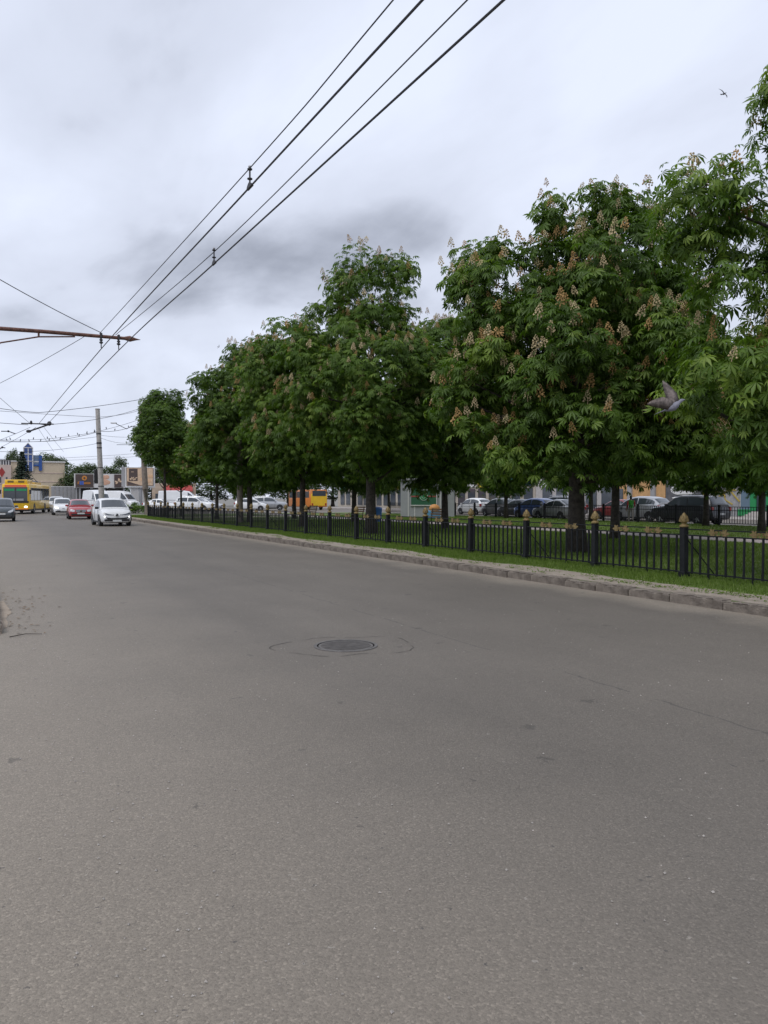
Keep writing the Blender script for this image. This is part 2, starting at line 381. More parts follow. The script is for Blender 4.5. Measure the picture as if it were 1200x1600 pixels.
# ------------------------------------------------------------------ near iron fence
FX, FY0, SP, NP = 11.6, 10.06 - 2 * 2.35, 2.35, 24
fence = thing('iron_fence', 'low black iron railing with gold finials and scrolls along the median grass behind the kerb', 'fence', (FX, FY0, 0.12))
pm = MB(); pm.box((0, 0, 0.46), (0.115, 0.115, 0.96), bev=0.01).box((0, 0, 0.05), (0.15, 0.15, 0.12), bev=0.008)
post_me = pm.mesh('post', IRON)
fm = MB(); fm.lathe([(0.085, 0), (0.088, 0.022), (0.06, 0.045), (0.038, 0.065), (0.06, 0.085), (0.072, 0.105), (0.074, 0.13), (0.066, 0.165), (0.05, 0.205), (0.028, 0.245), (0.004, 0.27)], 14)
for k in range(8):
    a = k * math.pi / 4
    for (r0, z0, r1, z1) in ((0.074, 0.10, 0.080, 0.155), (0.066, 0.155, 0.056, 0.21)):
        aa = a + (0.39 if z0 > 0.12 else 0); fm.tube([(r0*math.cos(aa), r0*math.sin(aa), z0), (r1*math.cos(aa), r1*math.sin(aa), z1)], [0.016, 0.006], 5)
fin_me = fm.mesh('finial', GOLD, True)
bar_me = MB().box((0, 0, 0.43), (0.03, 0.03, 0.70)).mesh('bar', IRON)
barl_me = MB().box((0, 0, 0.385), (0.03, 0.03, 0.79)).mesh('bar', IRON)
rail_t = MB().box((0, SP/2, 0.90), (0.022, SP - 0.116, 0.022)).mesh('rail', IRON)
rail_m = MB().box((0, SP/2, 0.79), (0.05, SP - 0.116, 0.022)).mesh('rail', IRON)
rail_b = MB().box((0, SP/2, 0.105), (0.05, SP - 0.116, 0.022)).mesh('rail', IRON)
om = MB()
def leafshape(cx, cz, ang, L, w):
    c, s_ = math.cos(ang), math.sin(ang); pts = []
    for t, ww in ((0, 0.15), (0.3, 0.8), (0.6, 1.0), (0.85, 0.5), (1, 0.02)):
        pts.append((t * L, ww * w))
    poly = [(x, z) for x, z in pts] + [(x, -z) for x, z in pts[::-1]]
    om.prism([(cx + x * c - z * s_, cz + x * s_ + z * c) for x, z in poly], 'x', -0.012, 0.012)
for sgn in (1, -1):
    b0 = 0 if sgn > 0 else math.pi
    for da, L, w in ((0.0, 0.12, 0.026), (0.85, 0.10, 0.024), (-0.85, 0.10, 0.024), (1.7, 0.075, 0.02), (-1.7, 0.075, 0.02)):
        leafshape(sgn * 0.11, 0.0, b0 + da * sgn, L, w)
    om.tube([(0, sgn * (0.02 + 0.09 * t), 0.035 * math.sin(t * 5)) for t in [i / 6 for i in range(7)]], 0.011, 5)
om.tube([(0, 0.048 * math.cos(a * math.pi / 5), 0.048 * math.sin(a * math.pi / 5)) for a in range(11)], 0.012, 5)
om.ball((0, 0.11, 0), (0.02, 0.03, 0.03)); om.ball((0, -0.11, 0), (0.02, 0.03, 0.03))
orn_me = om.mesh('scroll', GOLD)
for k in range(NP + 1):
    p = link('post', post_me, fence, (0, k * SP, 0)); p.rotation_euler = (random.uniform(-0.012, 0.012), random.uniform(-0.012, 0.012), 0)
    link('finial', fin_me, p, (0, 0, 0.94))
    if k == NP: break
    for me in (rail_t, rail_m, rail_b): link('rail', me, fence, (0, k * SP, 0))
    for j in range(12):
        link('bar', barl_me if j in (4, 9) else bar_me, fence, (0, k * SP + SP * (j + 1) / 13, 0)).rotation_euler = (random.gauss(0, .008), random.gauss(0, .006), random.uniform(-.1, .1))
    for fr in (0.32, 0.68): link('scroll', orn_me, fence, (0, k * SP + SP * fr, 0.846))
    if k % 2 == 1: MB().tube([(0.03, k * SP + SP - 0.05, 0.7), (0.5, k * SP + SP - 0.3, 0.02)], 0.011, 6).build('brace', IRON, fence)

# ------------------------------------------------------------------ far iron fence (beyond the boulevard)
F2X = 35.3
fence2 = thing('iron_fence', 'taller plain black railing along the far edge of the boulevard, parked cars behind', 'fence', (F2X, 8, 0.12))
S2 = 2.9
p2 = MB().box((0, 0, 0.56), (0.11, 0.11, 1.12), bev=0.01).mesh('post', IRON)
r2 = MB().box((0, S2/2, 0), (0.04, S2 - 0.112, 0.035)).mesh('rail', IRON)
bb = MB()
for k in range(21):
    link('post', p2, fence2, (0, k * S2, 0))
    if k < 20:
        link('rail', r2, fence2, (0, k * S2, 1.0)); link('rail', r2, fence2, (0, k * S2, 0.80)); link('rail', r2, fence2, (0, k * S2, 0.12))
        for j in range(17): bb.box((0, k * S2 + S2 * (j + 1) / 18, 0.55), (0.024, 0.024, 0.86))
tag(bb.build('bars', IRON, fence2), kind='stuff')

# ------------------------------------------------------------------ trees
def palmate(detail):
    """unit horse-chestnut leaf: seven obovate leaflets fanned from the stalk, drooping; returns verts, tris"""
    v = []; f = []
    for ang, L in ((0, 1.0), (0.60, 0.97), (-0.60, 0.97), (1.25, 0.82), (-1.25, 0.82), (2.0, 0.55), (-2.0, 0.55)):
        c, s = math.cos(ang), math.sin(ang); w = 0.145 * L
        o = len(v)
        def pt(r, t, h): return (r * c - t * s, r * s + t * c, h - 0.72 * r * r)
        if detail:
            v += [pt(0.04, 0, 0), pt(0.62*L, w, 0.03), pt(0.58*L, 0, -0.035), pt(0.62*L, -w, 0.03), pt(L, 0, 0)]
            f += [(o, o+2, o+1), (o+1, o+2, o+4), (o+4, o+2, o+3), (o+3, o+2, o)]
        else:
            v += [pt(0.04, 0, 0), pt(0.62*L, w*1.1, 0.02), pt(L, 0, 0), pt(0.62*L, -w*1.1, 0.02)]
            f += [(o, o+2, o+1), (o, o+3, o+2)]
    return np.array(v, np.float32), np.array(f, np.int32)
def frames(nrm, rg):
    n = nrm / np.linalg.norm(nrm, axis=1, keepdims=True)
    ref = rg.normal(size=n.shape); a = np.cross(n, ref); a /= np.linalg.norm(a, axis=1, keepdims=True) + 1e-9
    return a, np.cross(n, a), n
def scatter(unit, pos, ax, ay, az, size):
    U, F = unit; n = len(pos); k = len(U)
    V = pos[:, None, :] + size[:, None, None] * (U[None, :, 0:1] * ax[:, None, :] + U[None, :, 1:2] * ay[:, None, :] + U[None, :, 2:3] * az[:, None, :])
    FF = F[None] + (np.arange(n) * k)[:, None, None]
    return V.reshape(-1, 3), FF.reshape(-1, 3)
def crown_points(seed, R, z0, z1, nclump, per, shape, crad):
    """clumps of foliage spread through an ovoid; leaves sit on the outer, upper side of every clump"""
    rg = np.random.default_rng(seed); H = z1 - z0; cl = []
    ga = 2.39996; ph = rg.uniform(0, 6.28)
    for i in range(nclump):
        t = (i + 0.5) / nclump; t = t ** 0.9
        prof = shape(t)
        rr = R * prof * (rg.uniform(0.62, 1.0) if rg.random() < 0.8 else rg.uniform(0.1, 0.6)) - 0.35 * crad
        rr = max(rr, 0.0); a = ph + i * ga + rg.normal() * 0.35
        cl.append((rr * math.cos(a), rr * math.sin(a), z0 + 0.3 + t * (H - 0.75) + rg.normal() * 0.22))
    cl = np.array(cl)
    cr = crad * rg.uniform(0.65, 1.3, nclump)
    idx = np.repeat(np.arange(nclump), per); n = len(idx)
    d = rg.normal(size=(n, 3)); out = cl[idx].copy(); out[:, 2] = 0; ln = np.linalg.norm(out, axis=1, keepdims=True) + 0.3; out /= ln
    d = d / np.linalg.norm(d, axis=1, keepdims=True) + out * 0.55; d[:, 2] += 0.35
    d /= np.linalg.norm(d, axis=1, keepdims=True)
    rad = cr[idx] * rg.uniform(0.45, 1.08, n)
    pos = cl[idx] + d * rad[:, None] * np.array([1, 1, 0.72])
    nr = d * 0.55 + np.array([0, 0, 0.85]) + rg.normal(size=(n, 3)) * 0.28
    return cl, cr, idx, pos, d, nr, rg
def chest_shape(t):   # radius over height: full low down, rounded head
    return 0.60 + 0.40 * math.sin(min(1, t / 0.34) * math.pi / 2) if t < 0.34 else max(0.10, math.cos((t - 0.34) / 0.66 * 1.40) ** 0.72)
def col_shape(t):
    return 0.72 + 0.28 * math.sin(min(1, t / 0.3) * math.pi / 2) if t < 0.3 else max(0.1, math.cos((t - 0.3) / 0.7 * 1.36) ** 0.6)
def lob(right, depth, z, r, rz): return (right * CY + depth * SY, -right * SY + depth * CY, z, r, rz)
def lobe_points(seed, lobes, nclump, per, crad):
    """clumps on the outside of a few overlapping boughs, so the head is notched and uneven"""
    rg = np.random.default_rng(seed); L = np.array(lobes, float); area = L[:, 3] * (L[:, 3] + L[:, 4]); pr = area / area.sum(); cl = []
    tries = 0
    while len(cl) < nclump and tries < 20000:
        tries += 1; k = rg.choice(len(L), p=pr); v = rg.normal(size=3); v /= np.linalg.norm(v)
        inner = rg.random() < 0.10; q = rg.uniform(0.3, 0.65) if inner else rg.uniform(0.74, 1.0)
        p = L[k, :3] + v * np.array([L[k, 3], L[k, 3], L[k, 4]]) * q
        if p[2] < 2.15: continue
        dd = np.sqrt((((p - L[:, :3]) / np.stack([L[:, 3], L[:, 3], L[:, 4]], 1)) ** 2).sum(1)); dd[k] = 9
        if not inner and dd.min() < 0.66: continue
        if cl and np.min(np.linalg.norm(np.array(cl) - p, axis=1)) < crad * (0.62 if tries < 9000 else 0.4): continue
        cl.append(p)
    cl = np.array(cl); n_ = len(cl); cr = crad * rg.uniform(0.6, 1.35, n_); idx = np.repeat(np.arange(n_), per); n = len(idx)
    keep = rg.random(n) < np.clip(cr[idx] / crad, 0.45, 1.0) ** 1.3; idx = idx[keep]; n = len(idx)
    d = rg.normal(size=(n, 3)); out = cl[idx].copy(); out[:, 2] = 0; out /= np.linalg.norm(out, axis=1, keepdims=True) + 0.3
    d = d / np.linalg.norm(d, axis=1, keepdims=True) + out * 0.5; d[:, 2] += 0.32; d /= np.linalg.norm(d, axis=1, keepdims=True)
    rad = cr[idx] * rg.uniform(0.35, 1.12, n); pos = cl[idx] + d * rad[:, None] * np.array([1, 1, 0.70])
    nr = d * 0.6 + np.array([0, 0, 0.80]) + rg.normal(size=(n, 3)) * 0.34
    return cl, cr, idx, pos, d, nr, rg
def make_crown(seed, lobes, nclump, per, detail, lsize, crad=0.75, shift=0.0):
    cl, cr, idx, pos, d, nr, rg = lobe_points(seed, lobes, nclump, per, crad)
    nr = nr / np.linalg.norm(nr, axis=1, keepdims=True)
    ax = d + rg.normal(size=d.shape) * 0.5; ax -= (ax * nr).sum(1, keepdims=True) * nr; ax /= np.linalg.norm(ax, axis=1, keepdims=True)
    ay = np.cross(nr, ax); sz = lsize * rg.uniform(0.55, 1.3, len(pos))
    U = palmate(detail); V, F = scatter(U, pos, ax, ay, nr, sz)
    ct = rg.normal(size=len(cl)) * 0.13; tint = np.clip(0.42 + shift + ct[idx] + rg.normal(size=len(pos)) * 0.20, 0, 1)
    return V, F, np.repeat(tint, len(U[0])), cl, cr, pos, d
def trunk_mesh(seed, cl, ztop, r0, z_first, nlimb, name='trunk'):
    rg = random.Random(seed); b = MB(); n = 9
    pts = []; rad = []
    for i in range(n + 1):
        t = i / n; pts.append((0.10 * math.sin(t * 3 + seed) * t, 0.10 * math.cos(t * 2.3 + seed) * t, t * ztop - 0.05))
        rad.append(r0 * (1.28 if i == 0 else 1.0) * (1 - 0.82 * t))
    b.tube(pts, rad, 10)
    order = list(range(len(cl))); rg.shuffle(order)
    for k in order[:nlimb]:
        c = cl[k]; zs = max(z_first, min(c[2] - 0.25 * math.hypot(c[0], c[1]) - 0.4, ztop * 0.92)); t = zs / ztop
        s = (0.1 * math.sin(t*3+seed)*t, 0.1*math.cos(t*2.3+seed)*t, zs); rr = r0 * (1 - 0.82*t) * 0.48
        mid = (c[0]*0.5, c[1]*0.5, zs + (c[2]-zs)*0.38)
        b.tube([s, ((s[0]+mid[0])/2, (s[1]+mid[1])/2, (zs+mid[2])/2), mid, (c[0]*0.82, c[1]*0.82, zs + (c[2]-zs)*0.74), tuple(c)], [rr, rr*0.8, rr*0.62, rr*0.4, 0.012], 6)
    return b.mesh(name, BARK, 'all')
# blossom candle: upright spike of fading cream florets
BLOS = [mat('blossom_cream', (0.46, 0.37, 0.21), 0.8, var=0.3, vscale=30), mat('blossom_faded', (0.38, 0.235, 0.09), 0.8, var=0.35, vscale=30)]
def candle(seed, m):
    r = random.Random(seed); b = MB(); b.tube([(0, 0, -0.08), (0, 0, 0.24)], [0.008, 0.003], 4)
    for i in range(26):
        t = i / 26; a = i * 2.4; rr = 0.075 * (1 - t) ** 0.7 + 0.008; z = t * 0.24
        s = 0.027 * (1 - 0.45 * t) * r.uniform(0.7, 1.3)
        c = Vector((rr*math.cos(a), rr*math.sin(a), z)); q = [Vector((1,0,0)), Vector((-0.5,0.87,0)), Vector((-0.5,-0.87,0)), Vector((0,0,1)), Vector((0,0,-1))]
        M = Matrix.Rotation(r.uniform(0, 6), 3, 'X')
        b.add([c + (M @ p) * s for p in q], [(0,1,3),(1,2,3),(2,0,3),(1,0,4),(2,1,4),(0,2,4)])
    return b.mesh('blossom', m)
candles = [candle(i, BLOS[i % 2]) for i in range(4)]
def blossom_stuff(pos, name='blossoms'):
    V = []; F = []; off = 0; 
    data = []
    for me in candles[:2]:
        vv = np.empty(len(me.vertices)*3, np.float32); me.vertices.foreach_get('co', vv)
        bmm = bmesh.new(); bmm.from_mesh(me); bmesh.ops.triangulate(bmm, faces=bmm.faces); ff = np.array([[x.index for x in p.verts] for p in bmm.faces], np.int32); bmm.free()
        data.append((vv.reshape(-1, 3), ff))
    mi = []
    for i, p in enumerate(pos):
        vv, ff = data[i % 2]; V.append(vv * 1.05 + p); F.append(ff + off); off += len(vv); mi += [i % 2] * len(ff)
    return np_mesh(name, np.concatenate(V), np.concatenate(F), BLOS, mi=mi)
def pick_tops(cl, cr, pos, d, n, rg, R):
    out = np.hypot(pos[:, 0], pos[:, 1]) / R + 0.9 * (pos[:, 2] - pos[:, 2].min()) / np.ptp(pos[:, 2])
    ok = np.where((d[:, 2] > 0.0) & (out > 0.80))[0]
    k_ = rg.choice(ok, min(n, len(ok)), replace=False)
    return pos[k_] + d[k_] * 0.07 + np.array([0, 0, 0.10])
def near_tree(label, x, y, H, lobes, seed, nclump, per, r0, nblos, extra, lsize, detail, crad=0.75, shift=0.0, R=3.4):
    t = thing('chestnut_tree', label, 'tree', (x, y, 0.12), 0, 'chestnut trees along the boulevard')
    V, F, tint, cl, cr, pos, d = make_crown(seed, lobes, nclump, per, detail, lsize, crad, shift)
    link('trunk', trunk_mesh(seed, cl, H * 0.84, r0, 1.9, 60), t)
    tag(link('crown', np_mesh('crown', V, F, LEAF, tint), t), kind='stuff')
    rg = np.random.default_rng(seed + 7)
    bp = pick_tops(cl, cr, pos, d, nblos + extra, rg, R)
    side = (bp[:, 0] * x + bp[:, 1] * y) < 0.3          # those on the street side are the ones seen singly
    seen = bp[side][:nblos]; rest = np.concatenate([bp[side][nblos:], bp[~side]])
    for p in seen:
        o = link('blossom', candles[rg.integers(0, 4)], t, tuple(p)); o.rotation_euler = (rg.normal() * 0.2, rg.normal() * 0.2, rg.uniform(0, 6)); s = rg.uniform(0.75, 1.3); o.scale = (s, s, s)
    tag(link('blossoms', blossom_stuff(rest), t), kind='stuff')
    return t
near_tree('big chestnut heavy with fading cream blossom candles, thick dark trunk behind the railing', 14.4, 16.1, 10.3,
          [lob(-.1, 0, 4.6, 3.0, 2.6), lob(.75, 0, 7.3, 1.8, 2.3), lob(-1.9, .3, 6.6, 1.45, 2.1), lob(2.0, .2, 5.5, 1.5, 2.2), lob(0, -1.7, 5.2, 1.8, 2.3), lob(.2, 1.7, 6, 1.9, 2.6), lob(-.35, 0, 8.6, .85, 1.0), lob(1.9, 0, 8.0, .75, 1.3), lob(-2.2, -.4, 4.2, 1.2, 1.6), lob(-.6, -1.4, 2.9, 1.9, 1.0), lob(2.0, -.8, 3.0, 1.4, 1.1), lob(.8, 1.2, 3.0, 1.8, 1.1)],
          11, 275, 88, 0.25, 290, 500, 0.185, False, 0.68)
near_tree('loose-crowned chestnut with broad bright leaves and few blossoms, a pigeon flying before it', 14.6, 8.1, 10.6,
          [lob(.5, 0, 5.2, 2.5, 3.6), lob(-1.75, 0, 8.5, .40, 1.1), lob(-.8, 0, 9.0, .9, 1.1), lob(-2.9, .2, 6.7, .95, .55), lob(-3.1, 0, 4.9, .9, 1.3), lob(-2.5, -.5, 3.2, 1.3, 1.1), lob(-.6, -1.9, 5.4, 1.6, 2.6), lob(1, .2, 8.0, 1.9, 1.9), lob(-1.6, -1.2, 2.9, 1.6, .9)],
          23, 200, 84, 0.24, 140, 80, 0.185, True, 0.64, 0.16)
near_tree('tallest narrow-headed chestnut rising above its neighbours in the median row', 14.2, 28.2, 11.8,
          [lob(0, 0, 5.7, 3.0, 3.2), lob(.1, 0, 9.6, 1.75, 1.6), lob(-2.2, 0, 6.2, 1.5, 2.2), lob(2.0, 0, 5.6, 1.5, 2.2), lob(-.75, 0, 10.8, .5, .6), lob(1.0, 0, 10.6, .6, .6), lob(0, -1.8, 5.5, 1.7, 2.4), lob(-1.6, 0, 8.6, .8, .8)],
          37, 230, 80, 0.23, 120, 200, 0.185, False, 0.70, 0.06)
# shared crowns for the trees further off
variants = []
for i, sd in enumerate((51, 62, 73)):
    rv = random.Random(sd); lobes = [(0, 0, 5.2, 2.7, 3.0), (rv.uniform(-.5, .5), rv.uniform(-.5, .5), 8.0, 1.6, 1.8)]
    for k in range(6):
        a_ = k * 1.047 + rv.uniform(-.4, .4); rr = rv.uniform(1.5, 2.1); lobes.append((rr * math.cos(a_), rr * math.sin(a_), rv.uniform(3.6, 7.2), rv.uniform(1.0, 1.5), rv.uniform(1.1, 1.9)))
    for k in range(3): lobes.append((rv.uniform(-1.2, 1.2), rv.uniform(-1.2, 1.2), rv.uniform(8.2, 9.0), rv.uniform(.6, .9), .8))
    V, F, tint, cl, cr, pos, d = make_crown(sd, lobes, 210, 74, False, 0.20, 0.72, (0.02, -0.10, 0.05)[i])
    rg = np.random.default_rng(sd)
    bl = blossom_stuff(pick_tops(cl, cr, pos, d, (420, 200, 560)[i], rg, 3.3))
    variants.append((trunk_mesh(sd, cl, 8.0, 0.165, 1.9, 30), np_mesh('crown', V, F, LEAF, tint), bl))
def tree(label, x, y, H, R, var, rz=0.0, group='chestnut trees along the boulevard', blos=True, zb=2.1):
    t = thing('chestnut_tree', label, 'tree', (x, y, 0.12), rz, group); sc = (R / 3.3, R / 3.3, H / 9.8)
    tr, cr, bl = variants[var]
    k = (H - zb) / 7.7; s2 = (R / 3.3, R / 3.3, k); lo = (0, 0, zb - 2.1 * k)
    link('trunk', tr, t, scale=sc); tag(link('crown', cr, t, lo, scale=s2), kind='stuff')
    if blos: tag(link('blossoms', bl, t, lo, scale=s2), kind='stuff')
tree('chestnut in the median row next beyond the tallest one, behind the gold-tipped railing', 14.4, 36.3, 10.3, 3.5, 0, 0.5)
tree('chestnut in the median row shading the concrete lamp pole with the white box', 14.3, 44.6, 10.7, 3.4, 1, 2.0)
tree('chestnut in the median row past the lamp pole, white parked cars showing under it', 14.4, 52.2, 7.9, 2.7, 2, 4.0)
tree('small blossoming chestnut with a dark trunk squeezed beside the oval one at the median end', 14.8, 64.6, 7.5, 2.0, 2, 1.1)
tree('oval deep green chestnut standing by the brown concrete pole', 12.95, 62.1, 9.9, 2.6, 1, 3.1, blos=False, zb=3.7)
row2 = ('chestnut behind the broad-leaved one, deeper in the lawn', 'chestnut with a slim trunk on the lawn just behind the big blossoming one', 'chestnut on the lawn whose trunk stands before the grey kiosk',
        'chestnut on the lawn behind the tallest one, past the kiosk', 'chestnut on the lawn with the orange bus showing past its trunk', 'last chestnut of the middle lawn row toward the junction')
for i, (x, y, h, r) in enumerate(((20.4, 10.6, 9.8, 3.3), (20.3, 20.7, 9.9, 3.3), (19.8, 31.4, 10.2, 3.4), (20, 42, 9.8, 3.3), (20, 52, 9.4, 3.2), (20, 62, 9, 3.1))):
    tree(row2[i], x, y, h, r, (i + 1) % 3, i * 1.7, zb=1.55)
row3 = ('thin-trunked chestnut between footpath and far railing, white shop behind', 'chestnut whose trunk stands before the black SUV', 'chestnut at the far railing before the orange shop house',
        'chestnut at the far railing before the blue and black cars', 'chestnut at the far railing beside the grey kiosk', 'chestnut at the far railing beyond the grey kiosk')
for i, (x, y, h, r) in enumerate(((30.3, 22.1, 8.6, 3.1), (33.9, 28.0, 8.8, 3.2), (33.8, 36.5, 8.6, 3.1), (33.8, 45.3, 9.0, 3.2), (33.8, 54, 8.6, 3.1), (33.6, 63, 8.4, 3.0))):
    tree(row3[i], x, y, h, r, i % 3, i * 2.3 + 0.4, zb=1.5)

# ------------------------------------------------------------------ grass
def grass(name, n, xr, yr, hmin, hmax, wd, dens=None, z=0.12, label=None):
    x = rng.uniform(*xr, n); yy = rng.uniform(yr[0], yr[1], n)
    if dens is not None: k = dens(x, yy); x = x[k]; yy = yy[k]
    n = len(x); h = rng.uniform(hmin, hmax, n); a = rng.uniform(0, 6.283, n); ln = rng.uniform(0.1, 0.7, n) * h; b = rng.uniform(0, 6.283, n)
    V = np.empty((n, 3, 3), np.float32); w = wd * rng.uniform(0.6, 1.3, n)
    V[:, 0] = np.stack([x + np.cos(a) * w, yy + np.sin(a) * w, np.full(n, z - 0.01)], 1)
    V[:, 1] = np.stack([x - np.cos(a) * w, yy - np.sin(a) * w, np.full(n, z - 0.01)], 1)
    V[:, 2] = np.stack([x + np.cos(b) * ln, yy + np.sin(b) * ln, z + h], 1)
    tint = np.repeat(np.clip(rng.normal(0.5, 0.22, n), 0, 1), 3)
    o = link(name, np_mesh(name, V.reshape(-1, 3), np.arange(n * 3).reshape(-1, 3), GRASS, tint)); return tag(o, label, 'grass', kind='stuff')
grass('grass', 60000, (10.25, 12.0), (4, 40), 0.03, 0.10, 0.008, lambda x, y: (x > 10.35 + 0.22 * np.sin(y * 0.9) * np.sin(y * 0.23 + 1) + 0.16 * rng.random(len(x))), label='bright strip of ragged grass between kerb and black railing')
grass('grass', 26000, (10.3, 12.0), (40, 66), 0.04, 0.10, 0.014, label='grass strip by the railing towards the junction')
grass('grass', 150000, (12.0, 22.4), (2, 48), 0.03, 0.08, 0.012, label='mown lawn under the chestnuts behind the railing')
grass('grass', 50000, (25.1, 35.8), (14, 60), 0.03, 0.08, 0.018, label='mown lawn between footpath and far railing')
def blob_weeds():
    V = []; 
    n = 260; x = rng.uniform(9.75, 10.4, n); yy = 4 + 36 * rng.random(n) ** 1.5
    cxs = np.repeat(x, 14) + rng.normal(size=n*14) * 0.05; cys = np.repeat(yy, 14) + rng.normal(size=n*14) * 0.09
    nr = np.stack([rng.normal(size=n*14)*0.5, rng.normal(size=n*14)*0.5, np.ones(n*14)], 1); a, b_, c = frames(nr, rng)
    U = (np.array([(0,0,0),(0.6,0.35,0.1),(1.1,0,0),(0.6,-0.35,0.1)], np.float32), np.array([(0,2,1),(0,3,2)], np.int32))
    V, F = scatter(U, np.stack([cxs, cys, np.full(n*14, 0.135) + rng.random(n*14)*0.02], 1), a, b_, c, rng.uniform(0.02, 0.045, n*14))
    tag(link('weeds', np_mesh('weeds', V, F, GRASS, np.repeat(np.clip(rng.normal(0.5, .2, n*14), 0, 1), 4))), 'small flat weeds sprouting from the dusty strip on the kerb', 'weeds', kind='stuff')
blob_weeds()

# ------------------------------------------------------------------ manhole
mx_, my_ = W(540, 8.28)
mh = thing('manhole_cover', 'round iron manhole cover with a waffle pattern let into the asphalt', 'manhole', (mx_, my_, 0))
MH = mat('cast_iron', (0.14, 0.13, 0.122), 0.6, metal=0.2, var=0.25, vscale=12, bump=0.3, bscale=60)
b = MB(); b.lathe([(0.315, -0.01), (0.315, 0.006), (0.345, 0.006), (0.345, -0.01)], 48); 
fr = MB(); nseg = 48
vv = []
for r in (0.312, 0.345):
    for k in range(nseg): vv.append((r*math.cos(6.2832*k/nseg), r*math.sin(6.2832*k/nseg), 0.008))
fr.add(vv, [(k, (k+1) % nseg, nseg+(k+1) % nseg, nseg+k) for k in range(nseg)])
for r, s_ in ((0.312, 1), (0.345, 1)):
    o_ = [(r*math.cos(6.2832*k/nseg), r*math.sin(6.2832*k/nseg), z_) for z_ in (0.008, -0.004) for k in range(nseg)]
    fr.add(o_, [(k, (k+1) % nseg, nseg+(k+1) % nseg, nseg+k) for k in range(nseg)])
fr.build('rim', MH, mh)
lid = MB(); lid.lathe([(0.296, -0.002), (0.296, 0.004)], 48)
for i in range(-10, 11):
    for j in range(-10, 11):
        x, yy = i * 0.028, j * 0.028
        if x*x + yy*yy < 0.272**2: lid.box((x, yy, 0.0062), (0.017, 0.017, 0.006))
lid.build('lid', MH, mh, rz=0.5)
gp = MB(); gp.lathe([(0.312, 0.0012), (0.0, 0.0012)], 48); gp.build('gap', mat('gap_dirt', (0.03, 0.028, 0.026), 0.95), mh)
# cracked asphalt collar round it
cc = MB(); n = 60; rr0 = []; 
for k in range(n):
    a = 6.2832*k/n; r = 0.62 + 0.13*math.cos(2*a + 0.6) + 0.05*math.sin(5*a) + random.uniform(-0.012, 0.012)
    rr0.append((r, a))
v = []
for off in (0.0, 0.013):
    for r, a in rr0: v.append((mx_ + (r + off*random.uniform(0.4, 1.3))*math.cos(a), my_ + (r+off*random.uniform(0.4, 1.3))*math.sin(a), 0.003))
cc.add(v, [(k, (k+1) % n, n+(k+1) % n, n+k) for k in range(n) if k % 9 not in (2, 3)])
tag(cc.build('road_crack', mat('crack', (0.068, 0.061, 0.054), 0.95)), kind='structure')

# ------------------------------------------------------------------ vehicles
def lerp(a, b, t): return a + (b - a) * t
def interp(xs, ys, x):
    return float(np.interp(x, xs, ys))
TYRE = {}
def wheel_parts(r, w):
    k = (round(r, 3), round(w, 3))
    if k in TYRE: return TYRE[k]
    M = Matrix.Rotation(R_(90), 3, 'X')
    ty = MB(); ty.lathe([(r*0.66, -w*0.42), (r*0.72, -w/2), (r*0.93, -w/2), (r, -w*0.36), (r, w*0.36), (r*0.93, w/2), (r*0.72, w/2), (r*0.66, w*0.42)], 26, (0, 0, 0), M)
    ri = MB(); ri.lathe([(r*0.70, -w*0.30), (r*0.70, w*0.30)], 20, (0, 0, 0), M)
    for s in (1, -1):
        for q in range(5):
            a = q * 1.2566; ri.box((r*0.36*math.cos(a), s*w*0.37, r*0.36*math.sin(a)), (r*0.62, 0.03, r*0.17), rot=Matrix.Rotation(-a, 3, 'Y'))
        ri.lathe([(r*0.15, -0.02), (r*0.12, 0.02)], 10, (0, s*w*0.38, 0), M)
    dk = MB(); dk.lathe([(r*0.60, -w*0.335), (r*0.60, w*0.335)], 18, (0, 0, 0), M)  # dark disc painted in for the shade between the spokes
    TYRE[k] = (ty.mesh('tyre', RUBBER, True), ri.mesh('rim', RIM), dk.mesh('brake_shadow', PLASTIC)); return TYRE[k]
